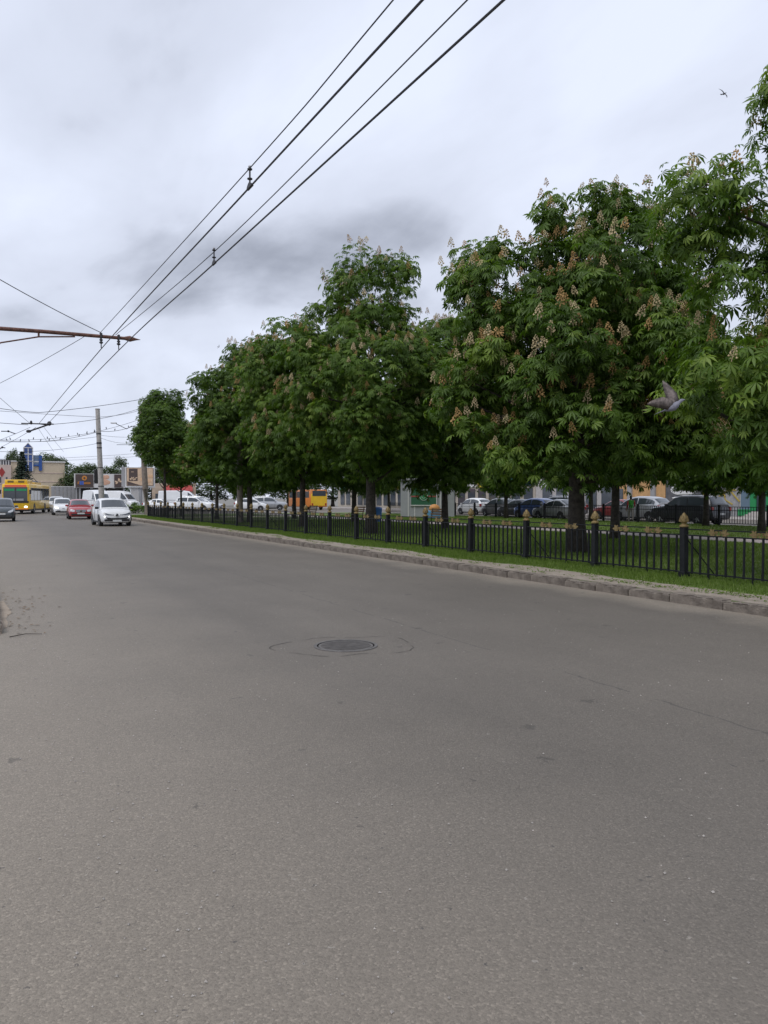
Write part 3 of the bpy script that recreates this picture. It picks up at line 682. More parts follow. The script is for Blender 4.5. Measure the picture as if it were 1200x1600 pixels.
STYLE = {
 'hatch': dict(L=4.08, W=1.75, H=1.55, st=[(2.04,.32,.60,.60),(1.99,.24,.72,.72),(1.86,.20,.83,.80),(1.55,.18,.94,.85),(1.15,.18,1.01,.865),(.4,.18,1.03,.872),(-.8,.18,1.08,.872),(-1.55,.20,1.12,.855),(-1.92,.26,1.05,.79),(-2.04,.36,.86,.68)],
   gh=[(1.28,1.02,.77,.81,.95),(.50,1.49,.64,.83,1.00),(-.1,1.59,.62,.84,1.03),(-.9,1.57,.60,.83,1.06),(-1.45,1.46,.57,.81,1.08),(-1.90,1.16,.60,.76,1.06)], wb=(1.24,-1.32), r=.31),
 'sedan': dict(L=4.35, W=1.72, H=1.50, st=[(2.17,.34,.62,.60),(2.12,.24,.74,.73),(1.95,.20,.83,.80),(1.5,.18,.90,.845),(1.0,.18,.96,.86),(.4,.18,.98,.862),(-.8,.18,1.0,.862),(-1.5,.20,1.02,.85),(-2.02,.26,1.0,.79),(-2.17,.36,.85,.68)],
   gh=[(1.02,1.03,.72,.79,.95),(.25,1.41,.59,.81,.97),(-.25,1.495,.575,.82,.98),(-.85,1.47,.56,.81,.99),(-1.65,1.06,.58,.76,1.0)], wb=(1.28,-1.22), r=.30),
 'suv': dict(L=4.75, W=1.84, H=1.78, st=[(2.37,.42,.80,.70),(2.32,.32,.92,.80),(2.15,.28,1.02,.88),(1.6,.26,1.08,.915),(1.1,.26,1.12,.92),(.3,.26,1.13,.92),(-1.0,.26,1.15,.92),(-1.9,.28,1.16,.905),(-2.28,.34,1.10,.86),(-2.37,.44,.92,.78)],
   gh=[(1.15,1.18,.80,.85,1.10),(.45,1.66,.68,.87,1.12),(0,1.75,.66,.88,1.13),(-1.2,1.75,.65,.88,1.14),(-1.95,1.66,.62,.86,1.14),(-2.28,1.20,.66,.82,1.12)], wb=(1.42,-1.36), r=.36),
 'van': dict(L=5.6, W=1.98, H=2.55, st=[(2.8,.42,.86,.74),(2.75,.30,1.02,.86),(2.55,.26,1.14,.93),(2.1,.26,1.28,.975),(1.7,.26,1.38,.985),(1.0,.26,1.40,.99),(-1.0,.26,1.40,.99),(-2.3,.26,1.40,.99),(-2.74,.30,1.40,.97),(-2.8,.40,1.36,.94)],
   gh=[(2.15,1.34,.84,.92,1.26),(1.45,2.10,.80,.96,1.36),(1.0,2.46,.74,.97,1.38),(.3,2.55,.76,.98,1.39),(-1.5,2.55,.78,.98,1.39),(-2.72,2.50,.78,.96,1.39),(-2.79,1.50,.82,.94,1.39)], wb=(1.75,-1.75), r=.35),
}
def car(label, style, paint, x, y, rz, face='none', group=None, tint=None, cat='car', name='car', lit=False, hs=1.0):
    S = STYLE[style]; t = thing(name, label, cat, (x, y, 0), rz, group)
    if hs != 1.0: t.scale = (hs, hs, hs)
    st = S['st']; b = MB(); v = []; f = []
    def ring(zb, zt, w):
        h = zt - zb
        half = [(0, zb), (w*.80, zb), (w*.95, zb+.10*h+.02), (w*.985, zb+.32*h), (w, zb+.58*h), (w*.975, zb+.82*h), (w*.93, zb+.93*h), (w*.80, zt), (w*.4, zt+.018), (0, zt+.024)]
        return half + [(-p, q) for p, q in half[-2:0:-1]]
    # refine stations for rounder ends
    rows = []
    xs = [s[0] for s in st]
    for i, s in enumerate(st): rows.append([(s[0], p, q) for p, q in ring(s[1], s[2], s[3])])
    n = len(rows[0])
    for r in rows: v += r
    for i in range(len(rows) - 1):
        for k in range(n): f.append((i*n+k, i*n+(k+1) % n, (i+1)*n+(k+1) % n, (i+1)*n+k))
    f.append(tuple(range(n))[::-1]); f.append(tuple((len(rows)-1)*n+k for k in range(n)))
    b.add(v, f)
    # cabin
    gh = S['gh']; gx = [g[0] for g in gh][::-1]
    G = lambda i, xx: interp(gx, [g[i] for g in gh][::-1], xx)
    def gring(g):
        xx, zt, wt, wb_, zb = g
        half = [(wb_, zb - .06), (wt + .045, zt - .075), (wt - .03, zt - .02), (wt*.55, zt + .008), (0, zt + .014)]
        return [(xx, p, q) for p, q in half] + [(xx, -p, q) for p, q in half[-2::-1]]
    v = []; f = []; gr = [gring(g) for g in gh]; n = len(gr[0])
    for r in gr: v += r
    for i in range(len(gr) - 1):
        for k in range(n - 1): f.append((i*n+k, i*n+k+1, (i+1)*n+k+1, (i+1)*n+k))
    f.append(tuple(range(n))); f.append(tuple((len(gr)-1)*n+k for k in range(n))[::-1])
    b.add(v, f)
    body = b.build('body', paint, t, True)
    # glazing, lying just proud of the cabin
    def band(ga, gb, t0, t1, name):
        m = MB(); A = gring(ga); B = gring(gb); idx = list(range(1, n - 1)); vv = []; k = len(idx)
        nx = Vector((gb[1]-ga[1], 0, ga[0]-gb[0])); nx.normalize()
        if nx.z < 0: nx = -nx
        for tt in (t0, t1):
            for q in idx:
                p = Vector(A[q]).lerp(Vector(B[q]), tt); p.y *= 0.955; vv.append(p + nx*0.012)
        for q in range(2*k): vv.append(vv[q] - nx*0.02)
        m.add(vv, [(q, q+1, k+q+1, k+q) for q in range(k-1)]); return m.build(name, GLASS, t, True)
    band(gh[0], gh[1], .10, .96, 'windscreen')
    if style != 'van': band(gh[-1], gh[-2], .10, .92, 'rear_window')
    def sideglass(x0, x1, s, nm='side_window'):
        m = MB(); N_ = 7; vv = []
        for i in range(N_):
            xx = lerp(x0, x1, i/(N_-1)); wb_, zb, wt, zt = G(3, xx), G(4, xx)-.06, G(2, xx)+.045, G(1, xx)-.075
            lo = (zb+.09-zb)/max(zt-zb, .1); hi = max(lo+.02, .93)
            for u in (lo, hi): vv.append((xx, s*(lerp(wb_, wt, u)+.010), lerp(zb, zt, u)))
        m.add(vv, [(2*i, 2*i+1, 2*i+3, 2*i+2) for i in range(N_-1)]); return m.build(nm, GLASS, t)
    x_a, x_c = gh[0][0]-.22, gh[-1][0]+.28
    if style == 'van': spans = [(x_a-.05, .95)] + ([(.75, -.5), (-.65, -2.3)] if face == 'minibus' else [])
    else:
        mid = (x_a + x_c)/2 - .05; spans = [(x_a, mid+.04), (mid-.04, x_c)]
    for s in (1, -1):
        for p, q in spans: sideglass(p, q, s)
    # wheels with their arches
    ty, ri, dk = wheel_parts(S['r'], .21); hw = S['W']/2
    for wx in S['wb']:
        for s in (1, -1):
            w = link('wheel', ty, t, (wx, s*(hw-.115), S['r']))
            link('rim', ri, w); link('brake_shade', dk, w)
            ar = MB(); M = Matrix.Rotation(R_(90), 3, 'X')
            pr = [(math.cos(q*math.pi/12), math.sin(q*math.pi/12)) for q in range(13)]; R0, R1 = S['r']*1.02, S['r']*1.17
            vv = [(wx+c*R1, s*(hw+.004), S['r']+z_*R1) for c, z_ in pr] + [(wx+c*R0*.3, s*(hw+.004), S['r']+z_*R0*.3) for c, z_ in pr]
            vv += [(p[0], p[1]-s*.10, p[2]) for p in vv[:13]]
            ar.add(vv, [(q, q+1, 14+q, 13+q) for q in range(12)] + [(q, q+1, 27+q, 26+q) for q in range(12)])
            ar.build('wheel_arch', PLASTIC, t)
    # mirrors, sills, door shut lines
    for s in (1, -1):
        MB().box((gh[0][0]-.30, s*(hw+.06), gh[0][4]+.08), (.16, .20, .13), bev=.03).build('mirror', PLASTIC if face == 'zoe' else paint, t)
        MB().box((0, s*(hw-.02), .24), (S['wb'][0]-S['wb'][1]-.75, .05, .09), bev=.015).build('sill', PLASTIC, t)
        for dx in ((gh[0][0]-.35, (x_a+x_c)/2-.05) if style != 'van' else (1.9, .9)):
            MB().box((dx, s*(hw-.001), st[4][2]*.62), (.014, .012, st[4][2]*.62)).build('door_gap', PLASTIC, t)
        MB().box(((x_a+x_c)/2+.2, s*(hw+.004), st[4][2]*.80), (.18, .03, .03), bev=.008).build('door_handle', paint, t)
    fx = S['L']/2; hh = st[2][2]
    if style == 'van': hh = .98
    # nose: pieces laid on the curved front
    sx_ = [q[0] for q in st][::-1]
    ringp = ((0, .80), (.12, .95), (.32, .985), (.58, 1.0), (.82, .975), (.93, .93), (1.0, .80))
    def front_x(yy, z):
        for i in range(260):
            xx = fx - i*.006; zb, zt, w = (interp(sx_, [q[j] for q in st][::-1], xx) for j in (1, 2, 3)); h = (z-zb)/(zt-zb)
            if 0 <= h <= 1 and abs(yy) <= w*interp([q[0] for q in ringp], [q[1] for q in ringp], h): return xx
        return fx - 1.5
    def patch(nm, m, top, bot, off=.014, nn=9, both=True, holder=t):
        # top/bot: polylines (y, z) of equal meaning, sampled and draped over the nose
        def samp(P, q):
            L_ = [0]
            for k in range(len(P)-1): L_.append(L_[-1]+math.hypot(P[k+1][0]-P[k][0], P[k+1][1]-P[k][1]))
            return (interp(L_, [p[0] for p in P], q*L_[-1]), interp(L_, [p[1] for p in P], q*L_[-1]))
        for s in ((1, -1) if both else (1,)):
            vv = []
            for j in range(4):
                for i in range(nn):
                    a_, b_ = samp(top, i/(nn-1)), samp(bot, i/(nn-1)); yy = lerp(a_[0], b_[0], j/3); z = lerp(a_[1], b_[1], j/3)
                    vv.append((front_x(yy, z)+off, s*yy, z))
            MB().add(vv, [(j*nn+i, j*nn+i+1, (j+1)*nn+i+1, (j+1)*nn+i) for j in range(3) for i in range(nn-1)]).build(nm, m, holder, 'all')
    MB().box((fx-.12, 0, st[0][1]+.03), (.30, hw*1.55, .12), bev=.03).build('lower_bumper', PLASTIC, t)
    pl = MB().box((fx+.018, 0, st[0][1]+.11), (.02, .52, .112)).build('number_plate', PLATE, t)
    if face == 'zoe':
        patch('air_intake', PLASTIC, [(-.62, .52), (-.3, .475), (.3, .475), (.62, .52)], [(-.46, .36), (.46, .36)], both=False, nn=15, off=.02)
        pl.location = (.02, 0, -.07); pl.scale = (1, .92, .9)
        patch('headlight', LAMP_D, [(.22, .655), (.45, .70), (.70, .78)], [(.22, .625), (.50, .625), (.72, .70)])
        patch('grille_bar', PLASTIC, [(.0, .66), (.24, .665)], [(.0, .61), (.24, .625)], off=.012)
        for s in (1, -1):
            xx = front_x(.66, .54); MB().ball((xx, s*.66, .54), (.025, .036, .048), 10, 8).build('running_light', LAMP_ON, t)
        fe = fx + .02
        em = MB(); em.tube([(fe, 0, .535), (fe+.01, .082, .63), (fe-.02, 0, .725), (fe+.01, -.082, .63), (fe, 0, .535)], .017, 6); em.build('emblem', CHROME, t)
        MB().prism([(0, .52), (.10, .63), (0, .74), (-.10, .63)], 'x', fx-.10, fx+.012).build('emblem_backing', PLASTIC, t)
    elif face == 'aveo':
        patch('grille', PLASTIC, [(-.36, .70), (.36, .70)], [(-.32, .54), (.32, .54)], both=False, nn=13)
        patch('grille_bar', CHROME, [(-.37, .725), (.37, .725)], [(-.37, .695), (.37, .695)], off=.02, both=False, nn=13)
        patch('grille_bar', CHROME, [(-.35, .635), (.35, .635)], [(-.35, .600), (.35, .600)], off=.024, both=False, nn=13)
        MB().box((fx+.02, 0, .617), (.04, .13, .045), bev=.01).build('emblem', GOLD, t); pl.location = (.02, 0, .0)
        patch('headlight', LAMP, [(.42, .715), (.60, .75), (.74, .76)], [(.44, .58), (.62, .57), (.75, .62)])
        patch('air_intake', PLASTIC, [(-.5, .42), (.5, .42)], [(-.45, .36), (.45, .36)], both=False, nn=13, off=.008)
    elif face in ('leaf', 'dark'):
        patch('headlight', LAMP_ON if lit else LAMP, [(.42, .70), (.58, .77), (.74, .84)], [(.42, .62), (.58, .62), (.74, .70)])
        patch('air_intake', PLASTIC, [(-.55, .45), (.55, .45)], [(-.48, .36), (.48, .36)], both=False, nn=13)
        if face == 'dark':
            patch('trim_bar', CHROME, [(-.62, .345), (.62, .345)], [(-.62, .325), (.62, .325)], both=False, nn=13, off=.02)
            patch('grille', PLASTIC, [(-.36, .66), (.36, .66)], [(-.36, .60), (.36, .60)], both=False, nn=13); pl.location = (.01, 0, .10)
        else: patch('emblem', PLASTIC, [(-.10, .67), (.10, .67)], [(-.10, .59), (.10, .59)], both=False)
    else:
        k = (st[1][2]-.72)
        patch('headlight', LAMP, [(hw*.55, .70+k), (hw*.86, .74+k)], [(hw*.52, .58+k), (hw*.86, .60+k)])
        patch('grille', PLASTIC, [(-hw*.42, .68+k), (hw*.42, .68+k)], [(-hw*.42, .57+k), (hw*.42, .57+k)], both=False, nn=13)
    for s in (1, -1):
        MB().box((-fx+.07, s*hw*.80, st[-2][2]-.14), (.14, .20, .24), bev=.04).build('tail_light', TAIL, t)
    MB().box((-fx-.004, 0, st[-1][1]+.22), (.02, .50, .11)).build('number_plate', PLATE, t)
    if style == 'suv':
        for s in (1, -1): MB().tube([(.4, s*.60, 1.77), (0, s*.60, 1.81), (-1.6, s*.58, 1.80), (-1.9, s*.57, 1.72)], .02, 6).build('roof_rail', CHROME, t)
    return t
def paint(name, c, metal=0.0): return mat('paint_' + name, c, 0.32, metal=metal, coat=0.7, var=0.04, vscale=2)
P_WHITE = paint('white', (0.74, 0.75, 0.76)); P_RED = paint('red', (0.36, 0.022, 0.028)); P_DARK = paint('slate', (0.055, 0.068, 0.078), 0.3)
P_SILV = paint('silver', (0.42, 0.43, 0.45), 0.5); P_BLK = paint('black', (0.03, 0.032, 0.038), 0.3); P_GREY = paint('grey', (0.16, 0.16, 0.165), 0.4); P_BLUE = paint('blue', (0.05, 0.10, 0.28), 0.2)
H_DN = R_(-90); H_UP = R_(90)
car('white electric hatchback with lit round running lights leading the queue on the road', 'hatch', P_WHITE, 6.75, 47.3, H_DN + 0.02, 'zoe')
car('bright red sedan with a chrome grille bar driving behind the white hatchback', 'sedan', P_RED, 6.70, 63.2, H_DN - 0.05, 'aveo')
x, y = W(97, 72.5); car('white hatchback with headlights on following the red sedan', 'hatch', P_WHITE, x, y, H_DN - 0.03, 'leaf', lit=True)
x, y = W(2, 53.2); car('dark slate hatchback at the left kerb in front of the yellow trolleybus', 'hatch', P_DARK, x, y, H_DN - 0.03, 'dark')
x, y = W(152, 92); car('white high-roof van with a dark windscreen turning past the grey pole', 'van', P_WHITE, x, y, H_DN + 0.18, name='van', cat='van')
x, y = W(186, 103); car('second plain white van standing just behind the turning one', 'van', P_WHITE, x, y, H_DN + 0.75, name='van', cat='van')
x, y = W(88, 90); car('white minivan half hidden behind the white hatchback with lit headlights', 'suv', P_WHITE, x, y, H_DN - 0.1, name='minivan')
# far carriageway, heading away
car('black SUV with roof rails beyond the far railing, beside a silver hatchback', 'suv', P_BLK, 38.2, 32.8, H_UP)
car('silver hatchback just ahead of the black SUV beyond the far railing', 'hatch', P_SILV, 40.4, 38.6, H_UP, hs=1.08)
car('grey pickup-like SUV behind the far railing, second ahead of the silver hatchback', 'suv', P_GREY, 40.4, 47.2, H_UP)
far = 'cars on the carriageway beyond the boulevard'
car('red-roofed wagon beyond the far railing near the walking person', 'sedan', paint('maroon', (0.2, 0.03, 0.03)), 42.6, 43.0, H_UP, group=far)
x, y = W(872, 57); car('silver sedan beyond the far railing behind the big dark trunk', 'sedan', P_SILV, x, y, H_UP, group=far)
x, y = W(838, 60.5); car('blue hatchback with red tail lights beyond the far railing', 'hatch', P_BLUE, x, y, H_UP, group=far)
x, y = W(812, 63); car('black sedan beyond the far railing ahead of the blue hatchback', 'sedan', P_BLK, x, y, H_UP, group=far)
x, y = W(783, 67); car('grey hatchback beyond the far railing ahead of the black sedan', 'hatch', P_GREY, x, y, H_UP, group=far)
x, y = W(742, 74); car('white hatchback beyond the boulevard with the building signs behind it', 'hatch', P_WHITE, x, y, H_UP, group=far)
x, y = W(322, 97); car('silver sedan parked at the junction end of the boulevard', 'sedan', P_SILV, x, y, H_DN + 0.9, group=far)
x, y = W(305, 92); car('white SUV parked beside the silver sedan past the boulevard end', 'suv', P_WHITE, x, y, H_DN + 0.9, group=far)
x, y = W(283, 100); car('white delivery van parked behind the small blossoming chestnut', 'van', P_WHITE, x, y, H_DN + 1.2, name='van', cat='van')
x, y = W(252, 95); car('white sedan parked below the red awning', 'sedan', P_WHITE, x, y, H_DN + 1.0, group=far)
x, y = W(392, 96); car('white hatchback parked beyond the lawn past the lamp pole', 'hatch', P_WHITE, x, y, H_DN + 1.2, group=far)
x, y = W(420, 99); car('pale silver SUV parked beyond the lawn, next past the white hatchback', 'suv', P_SILV, x, y, H_DN + 1.2, group=far)

# ------------------------------------------------------------------ buses
YEL = mat('bus_yellow', (0.76, 0.47, 0.015), 0.38, coat=0.5, var=0.08, vscale=1.5)
ORA = mat('bus_orange', (0.62, 0.19, 0.02), 0.4, coat=0.5, var=0.08, vscale=1.5)
GREEN_V = mat('green_visor', (0.01, 0.30, 0.10), 0.5)
def trolleybus(x, y, rz):
    t = thing('trolleybus', 'yellow trolleybus with green sun visors and roof gear waiting at the junction', 'trolleybus', (x, y, 0), rz)
    L, Wd, H = 11.6, 2.5, 3.0; hx = L/2
    b = MB(); b.box((0, 0, 1.72), (L, Wd, 2.56), bev=.14); b.build('body', YEL, t, True)
    MB().box((0, 0, .42), (L-.3, Wd-.12, .24), bev=.02).build('skirt', PLASTIC, t)
    ws = MB(); ws.box((hx+.002, 0, 1.98), (.05, Wd-.26, 1.36), bev=.02); ws.build('windscreen', GLASS, t)
    for s in (1, -1):
        MB().box((hx+.035, s*.56, 2.40), (.02, .92, .20)).build('sun_visor', GREEN_V, t)
        MB().box((hx+.03, s*1.13, 1.98), (.04, .07, 1.40), bev=.01).build('corner_pillar', YEL, t)
        MB().ball((hx+.0, s*.92, .72), (.05, .16, .09), 12, 8).build('headlight', LAMP_ON if s > 0 else LAMP, t)
        MB().box((hx+.12, s*1.36, 2.2), (.08, .18, .42), bev=.03).build('mirror', PLASTIC, t)
    MB().box((hx+.03, 0, 1.98), (.03, .05, 1.34)).build('windscreen_divider', PLASTIC, t)
    MB().box((hx+.025, .25, 1.42), (.03, .95, .20), bev=.01).build('dashboard', mat('dash', (.3, .3, .31)), t)
    MB().box((hx+.01, 0, 2.78), (.06, 1.95, .22), bev=.01).build('destination_display', mat('led_panel', (0.16, 0.03, 0.02), 0.4, var=.3, vscale=12, emit=(0.9, 0.16, 0.06), estr=0.35), t)
    MB().box((hx+.012, 0, 1.20), (.03, Wd-.14, .20), bev=.01).build('black_band', PLASTIC, t)
    MB().box((hx+.012, 0, .50), (.05, Wd-.2, .10), bev=.02).build('bumper', ORA, t)
    MB().box((hx+.02, 0, .66), (.02, .5, .11)).build('number_plate', PLATE, t)
    ac = MB(); ac.box((hx-1.5, 0, 3.20), (2.6, 2.05, .42), bev=.06); r = ac.build('roof_box', YEL, t, True)
    for s in (1, -1): MB().box((hx-.195, s*.48, 3.2), (.02, .56, .20)).build('vent', mat('vent', (.16, .11, .03)), r)
    MB().box((-1.2, 0, 3.12), (3.6, 1.7, .30), bev=.05).build('equipment_cover', mat('roof_cover', (.5, .36, .12), .6), t)
    MB().box((-3.4, 0, 3.25), (.9, .9, .35), bev=.05).build('pole_base', mat('blue_base', (.04, .06, .14), .5), t)
    for s in (1, -1):
        MB().tube([(-3.4, s*.3, 3.45), (-1.6, s*.3, 3.75), (.2, s*.28, 3.62)], .035, 6).build('trolley_pole', DARKM, t)
        for k in range(6):
            MB().box((hx-1.45-k*1.78, s*(Wd/2+.004), 1.98), (1.64, .03, 1.28), bev=.012).build('side_window', GLASS, t)
        for wx in (hx-2.6, -hx+3.0):
            ty, ri, dk = wheel_parts(.48, .28); w = link('wheel', ty, t, (wx, s*(Wd/2-.14), .48)); link('rim', ri, w)
            ar = MB(); pr = [(math.cos(q*math.pi/12), math.sin(q*math.pi/12)) for q in range(13)]
            ar.add([(wx+c*.60, s*(Wd/2+.006), .48+z_*.60) for c, z_ in pr] + [(wx+c*.2, s*(Wd/2+.006), .48+z_*.2) for c, z_ in pr], [(q, q+1, 14+q, 13+q) for q in range(12)]); ar.build('wheel_arch', PLASTIC, t)
    return t
x, y = W(24.5, 75.5); a = R_(90 - 14)
f_ = Vector((math.sin(R_(13.2)), math.cos(R_(13.2))))      # the bus points back down this line
trolleybus(x + f_.x * 5.8, y + f_.y * 5.8, math.atan2(-f_.y, -f_.x))
def far_bus(x, y, rz):
    t = thing('bus', 'orange bus with a yellow tail on the carriageway beyond the boulevard', 'bus', (x, y, 0), rz); L, Wd = 8.2, 2.4
    MB().box((0, 0, 1.55), (L, Wd, 2.3), bev=.12).build('body', ORA, t, True)
    MB().box((-L/2-.004, 0, 1.35), (.05, Wd-.15, 1.6), bev=.03).build('rear_panel', YEL, t)
    MB().box((-L/2-.035, 0, 2.2), (.03, Wd-.5, .7), bev=.01).build('rear_window', GLASS, t)
    for s in (1, -1):
        for k in range(5): MB().box((L/2-1.0-k*1.5, s*(Wd/2+.004), 2.05), (1.36, .03, .85), bev=.01).build('side_window', GLASS, t)
        for wx in (L/2-1.7, -L/2+2.0):
            ty, ri, dk = wheel_parts(.42, .26); w = link('wheel', ty, t, (wx, s*(Wd/2-.10), .42)); link('rim', ri, w)
        MB().box((-L/2-.03, s*.95, .75), (.05, .22, .3), bev=.02).build('tail_light', TAIL, t)
far_bus(39.6, 98.0, H_UP)

# ------------------------------------------------------------------ poles, arm, overhead wires
def pole(name, label, x, y, h, r0, r1, m, lean=(0, 0), bands=()):
    t = thing(name, label, 'pole', (x, y, 0.0))
    MB().tube([(lean[0]*q, lean[1]*q, h*q - (0.1 if q == 0 else 0)) for q in (0, .25, .5, .75, 1)], [lerp(r0, r1, q) for q in (0, .25, .5, .75, 1)], 14).build('shaft', m, t, True)
    for z, hgt in bands:
        q = z/h; MB().tube([(lean[0]*q, lean[1]*q, z-hgt/2), (lean[0]*q, lean[1]*q, z+hgt/2)], lerp(r0, r1, q)+.018, 14).build('clamp', DARKM, t)
    MB().tube([(lean[0], lean[1], h-.02), (lean[0], lean[1], h+.05)], r1+.02, 14).build('cap', m, t)
    return t
ax_, ay_ = W(160, 66)
pole('catenary_pole', 'thick pale grey concrete pole at the median nose carrying the span wires', ax_, ay_, 9.2, .25, .18, CONC, (-.36*CY, .36*SY), ((7.1, .1), (6.3, .14), (5.9, .08), (4.2, .06), (2.6, .06)))
bx_, by_ = W(229.5, 68)
pole('catenary_pole', 'brown weathered concrete pole behind the oval chestnut at the railing end', bx_, by_, 9.65, .28, .17, CONC_B, (-.5*CY, .5*SY), ((7.8, .1), (7.2, .1)))
lx_, ly_ = W(375, 46)
lp = pole('lamp_pole', 'concrete lamp pole with a small white cabinet standing between median chestnuts', lx_, ly_, 8.6, .19, .13, CONC_B, (0, 0), ((2.4, .05),))
cbx = thing('junction_box', 'small white metal box strapped to the concrete lamp pole', 'box', (lx_ - .24, ly_, 3.1))
MB().box((0, 0, .35), (.22, .3, .75), bev=.02).build('case', mat('box_white', (.6, .6, .6), .5), cbx); MB().box((.11, 0, .35), (.06, .34, .04)).build('strap', DARKM, cbx)

# bracket arm from a pole out of frame at the left kerb
AY = 22.4
arm = thing('bracket_arm', 'rusty tubular bracket arm with a spear tip holding the trolley wires', 'bracket', (-0.9, AY, 0))
MB().tube([(0, 0, -.1), (0, 0, 3.2), (0, 0, 6.9)], [.15, .13, .10], 14).build('mast', CONC, arm, True)
MB().tube([(0, 0, 5.97), (2.4, 0, 6.03), (4.72, 0, 6.05)], [.055, .052, .045], 10).build('tube', RUST, arm, True)
MB().tube([(0.1, 0, 4.7), (.6, 0, 5.2), (1.4, 0, 5.64), (2.3, 0, 5.88), (3.2, 0, 5.97)], .02, 8).build('strut', RUST, arm, True)
MB().tube([(2.3, 0, 5.88), (2.3, 0, 6.03)], .025, 8).build('spacer', RUST, arm)
MB().lathe([(.03, 0), (.045, .02), (.085, .17), (.03, .34), (.004, .46)], 10, (4.46, 0, 6.05), Matrix.Rotation(R_(90), 3, 'Y')).build('spear_tip', RUST, arm)
Z_C = 5.7
for xx in (3.87, 4.33):
    MB().box((xx, 0, 6.06), (.06, .12, .14), bev=.01).build('clamp', DARKM, arm)
    MB().tube([(xx, 0, 6.02), (xx, .02, 5.95)], .02, 8).build('hanger', DARKM, arm)
    MB().lathe([(.018, 0), (.05, .02), (.05, .05), (.018, .07), (.045, .09), (.045, .12), (.018, .14)], 10, (xx, 0, 5.84)).build('insulator', DARKM, arm)
    MB().tube([(xx, 0, 5.85), (xx, -.01, Z_C+.02)], .014, 6).build('hanger', DARKM, arm)
wire_i = 0
def wire(label, pts, r, group, sag=0.0, name='overhead_wire', n=14):
    if len(pts) == 2:
        a, b = Vector(pts[0]), Vector(pts[1]); pts = [a.lerp(b, i/n) - Vector((0, 0, sag*4*(i/n)*(1-i/n))) for i in range(n+1)]
    o = MB().tube(pts, r, 6).build(name, WIRE, None, True); return tag(o, label, 'wire', group)
def at(px, py, z):     # survey: column, row and known height -> street point
    d = (z - CAM_H) * 1200 / (778 - py); x, y = W(px, d); return Vector((x, y, z))
def smooth_pts(P, n=8):
    out = []
    for i in range(len(P)-1):
        p0 = P[max(i-1, 0)]; p1 = P[i]; p2 = P[i+1]; p3 = P[min(i+2, len(P)-1)]
        for k in range(n):
            t = k/n; out.append(0.5*((2*p1)+(p2-p0)*t+(2*p0-5*p1+4*p2-p3)*t*t+(3*p1-p0-3*p2+p3)*t**3))
    out.append(P[-1]); return out
c1 = [at(668, 0, Z_C), at(392, 296, Z_C), Vector((2.97, AY, Z_C)), at(62, 662, Z_C)]
c2 = [at(795, 0, Z_C), at(336, 414, Z_C), Vector((3.43, AY, Z_C)), at(78, 660, Z_C)]
def extend(P):
    d = (P[0]-P[1]).normalized(); return [P[0]+d*9] + P
wg = 'trolley wires over the road'
c1, c2 = extend(c1), extend(c2)
wire('thick trolley contact wire farther from the boulevard, with the clip hanging nearer the camera', smooth_pts(c1), .0125, wg, name='contact_wire')
wire('thick trolley contact wire nearer the boulevard trees', smooth_pts(c2), .0125, wg, name='contact_wire')
s1 = [c1[0]+Vector((-.1, 0, .35)), at(622, 0, 5.95), at(391, 268, 5.965), Vector((2.93, AY, 6.12))]
s2 = [c2[0]+Vector((-.1, 0, .35)), at(738, 0, 5.95), at(336, 396, 5.955), Vector((3.35, AY, 6.12))]
wire('thin carrier cable above the contact wire farther from the trees', smooth_pts(s1), .0075, wg, name='carrier_wire')
wire('thin carrier cable above the contact wire nearer the trees', smooth_pts(s2), .0075, wg, name='carrier_wire')
for top, bot, lab in ((s1[2], c1[2], 'iron dropper clip joining the wires nearer overhead'), (s2[2], c2[2], 'iron dropper clip joining the wires farther along')):
    t = thing('dropper', lab, 'clip', tuple(bot), 0, 'dropper clips on the trolley wires'); h = .265
    MB().lathe([(.012, 0), (.012, h)], 8).build('rod', DARKM, t)
    MB().lathe([(.012, 0), (.034, .012), (.034, .024), (.012, .036)], 10, (0, 0, h-.05)).build('disc', DARKM, t)
    MB().lathe([(.012, 0), (.036, .012), (.036, .022), (.012, .034)], 10, (0, 0, .09)).build('disc', DARKM, t)
    MB().ball((0, 0, h), (.022, .022, .02)).build('top_clip', mat('galvanised', (.4, .4, .42), .5, metal=.6), t)
    dr = (c1[1]-c1[3]).normalized(); MB().tube([(0, 0, .0)]+[tuple(dr*.0)] , .02, 6)
    q = MB(); q.prism([(-.10, -.012), (.10, -.012), (.06, .03), (.012, .055), (-.012, .055), (-.06, .03)], 'x', -.018, .018); q.build('clamp', DARKM, t, rz=0.02)

# crossing fitting on the wires at the junction
sx, sy = W(62, 43.4)
sw = thing('wire_switch', 'dark trolley wire crossing fitting hung over the junction', 'fitting', (sx, sy, 5.68))
for (p, q, r) in (((-.9, .2, .10), (.75, -.15, .10), .035), ((-.55, .3, -.34), (.55, .0, .10), .045), ((-.1, -.3, .08), (.6, .5, .08), .03)):
    MB().tube([p, q], r, 8).build('bar', DARKM, sw)
MB().ball((.55, .15, .16), (.12, .12, .13)).build('weight', DARKM, sw); MB().ball((-.4, .1, .16), (.07, .07, .12)).build('insulator', DARKM, sw); MB().ball((-.52, .28, -.32), (.14, .10, .09)).build('insulator', DARKM, sw)

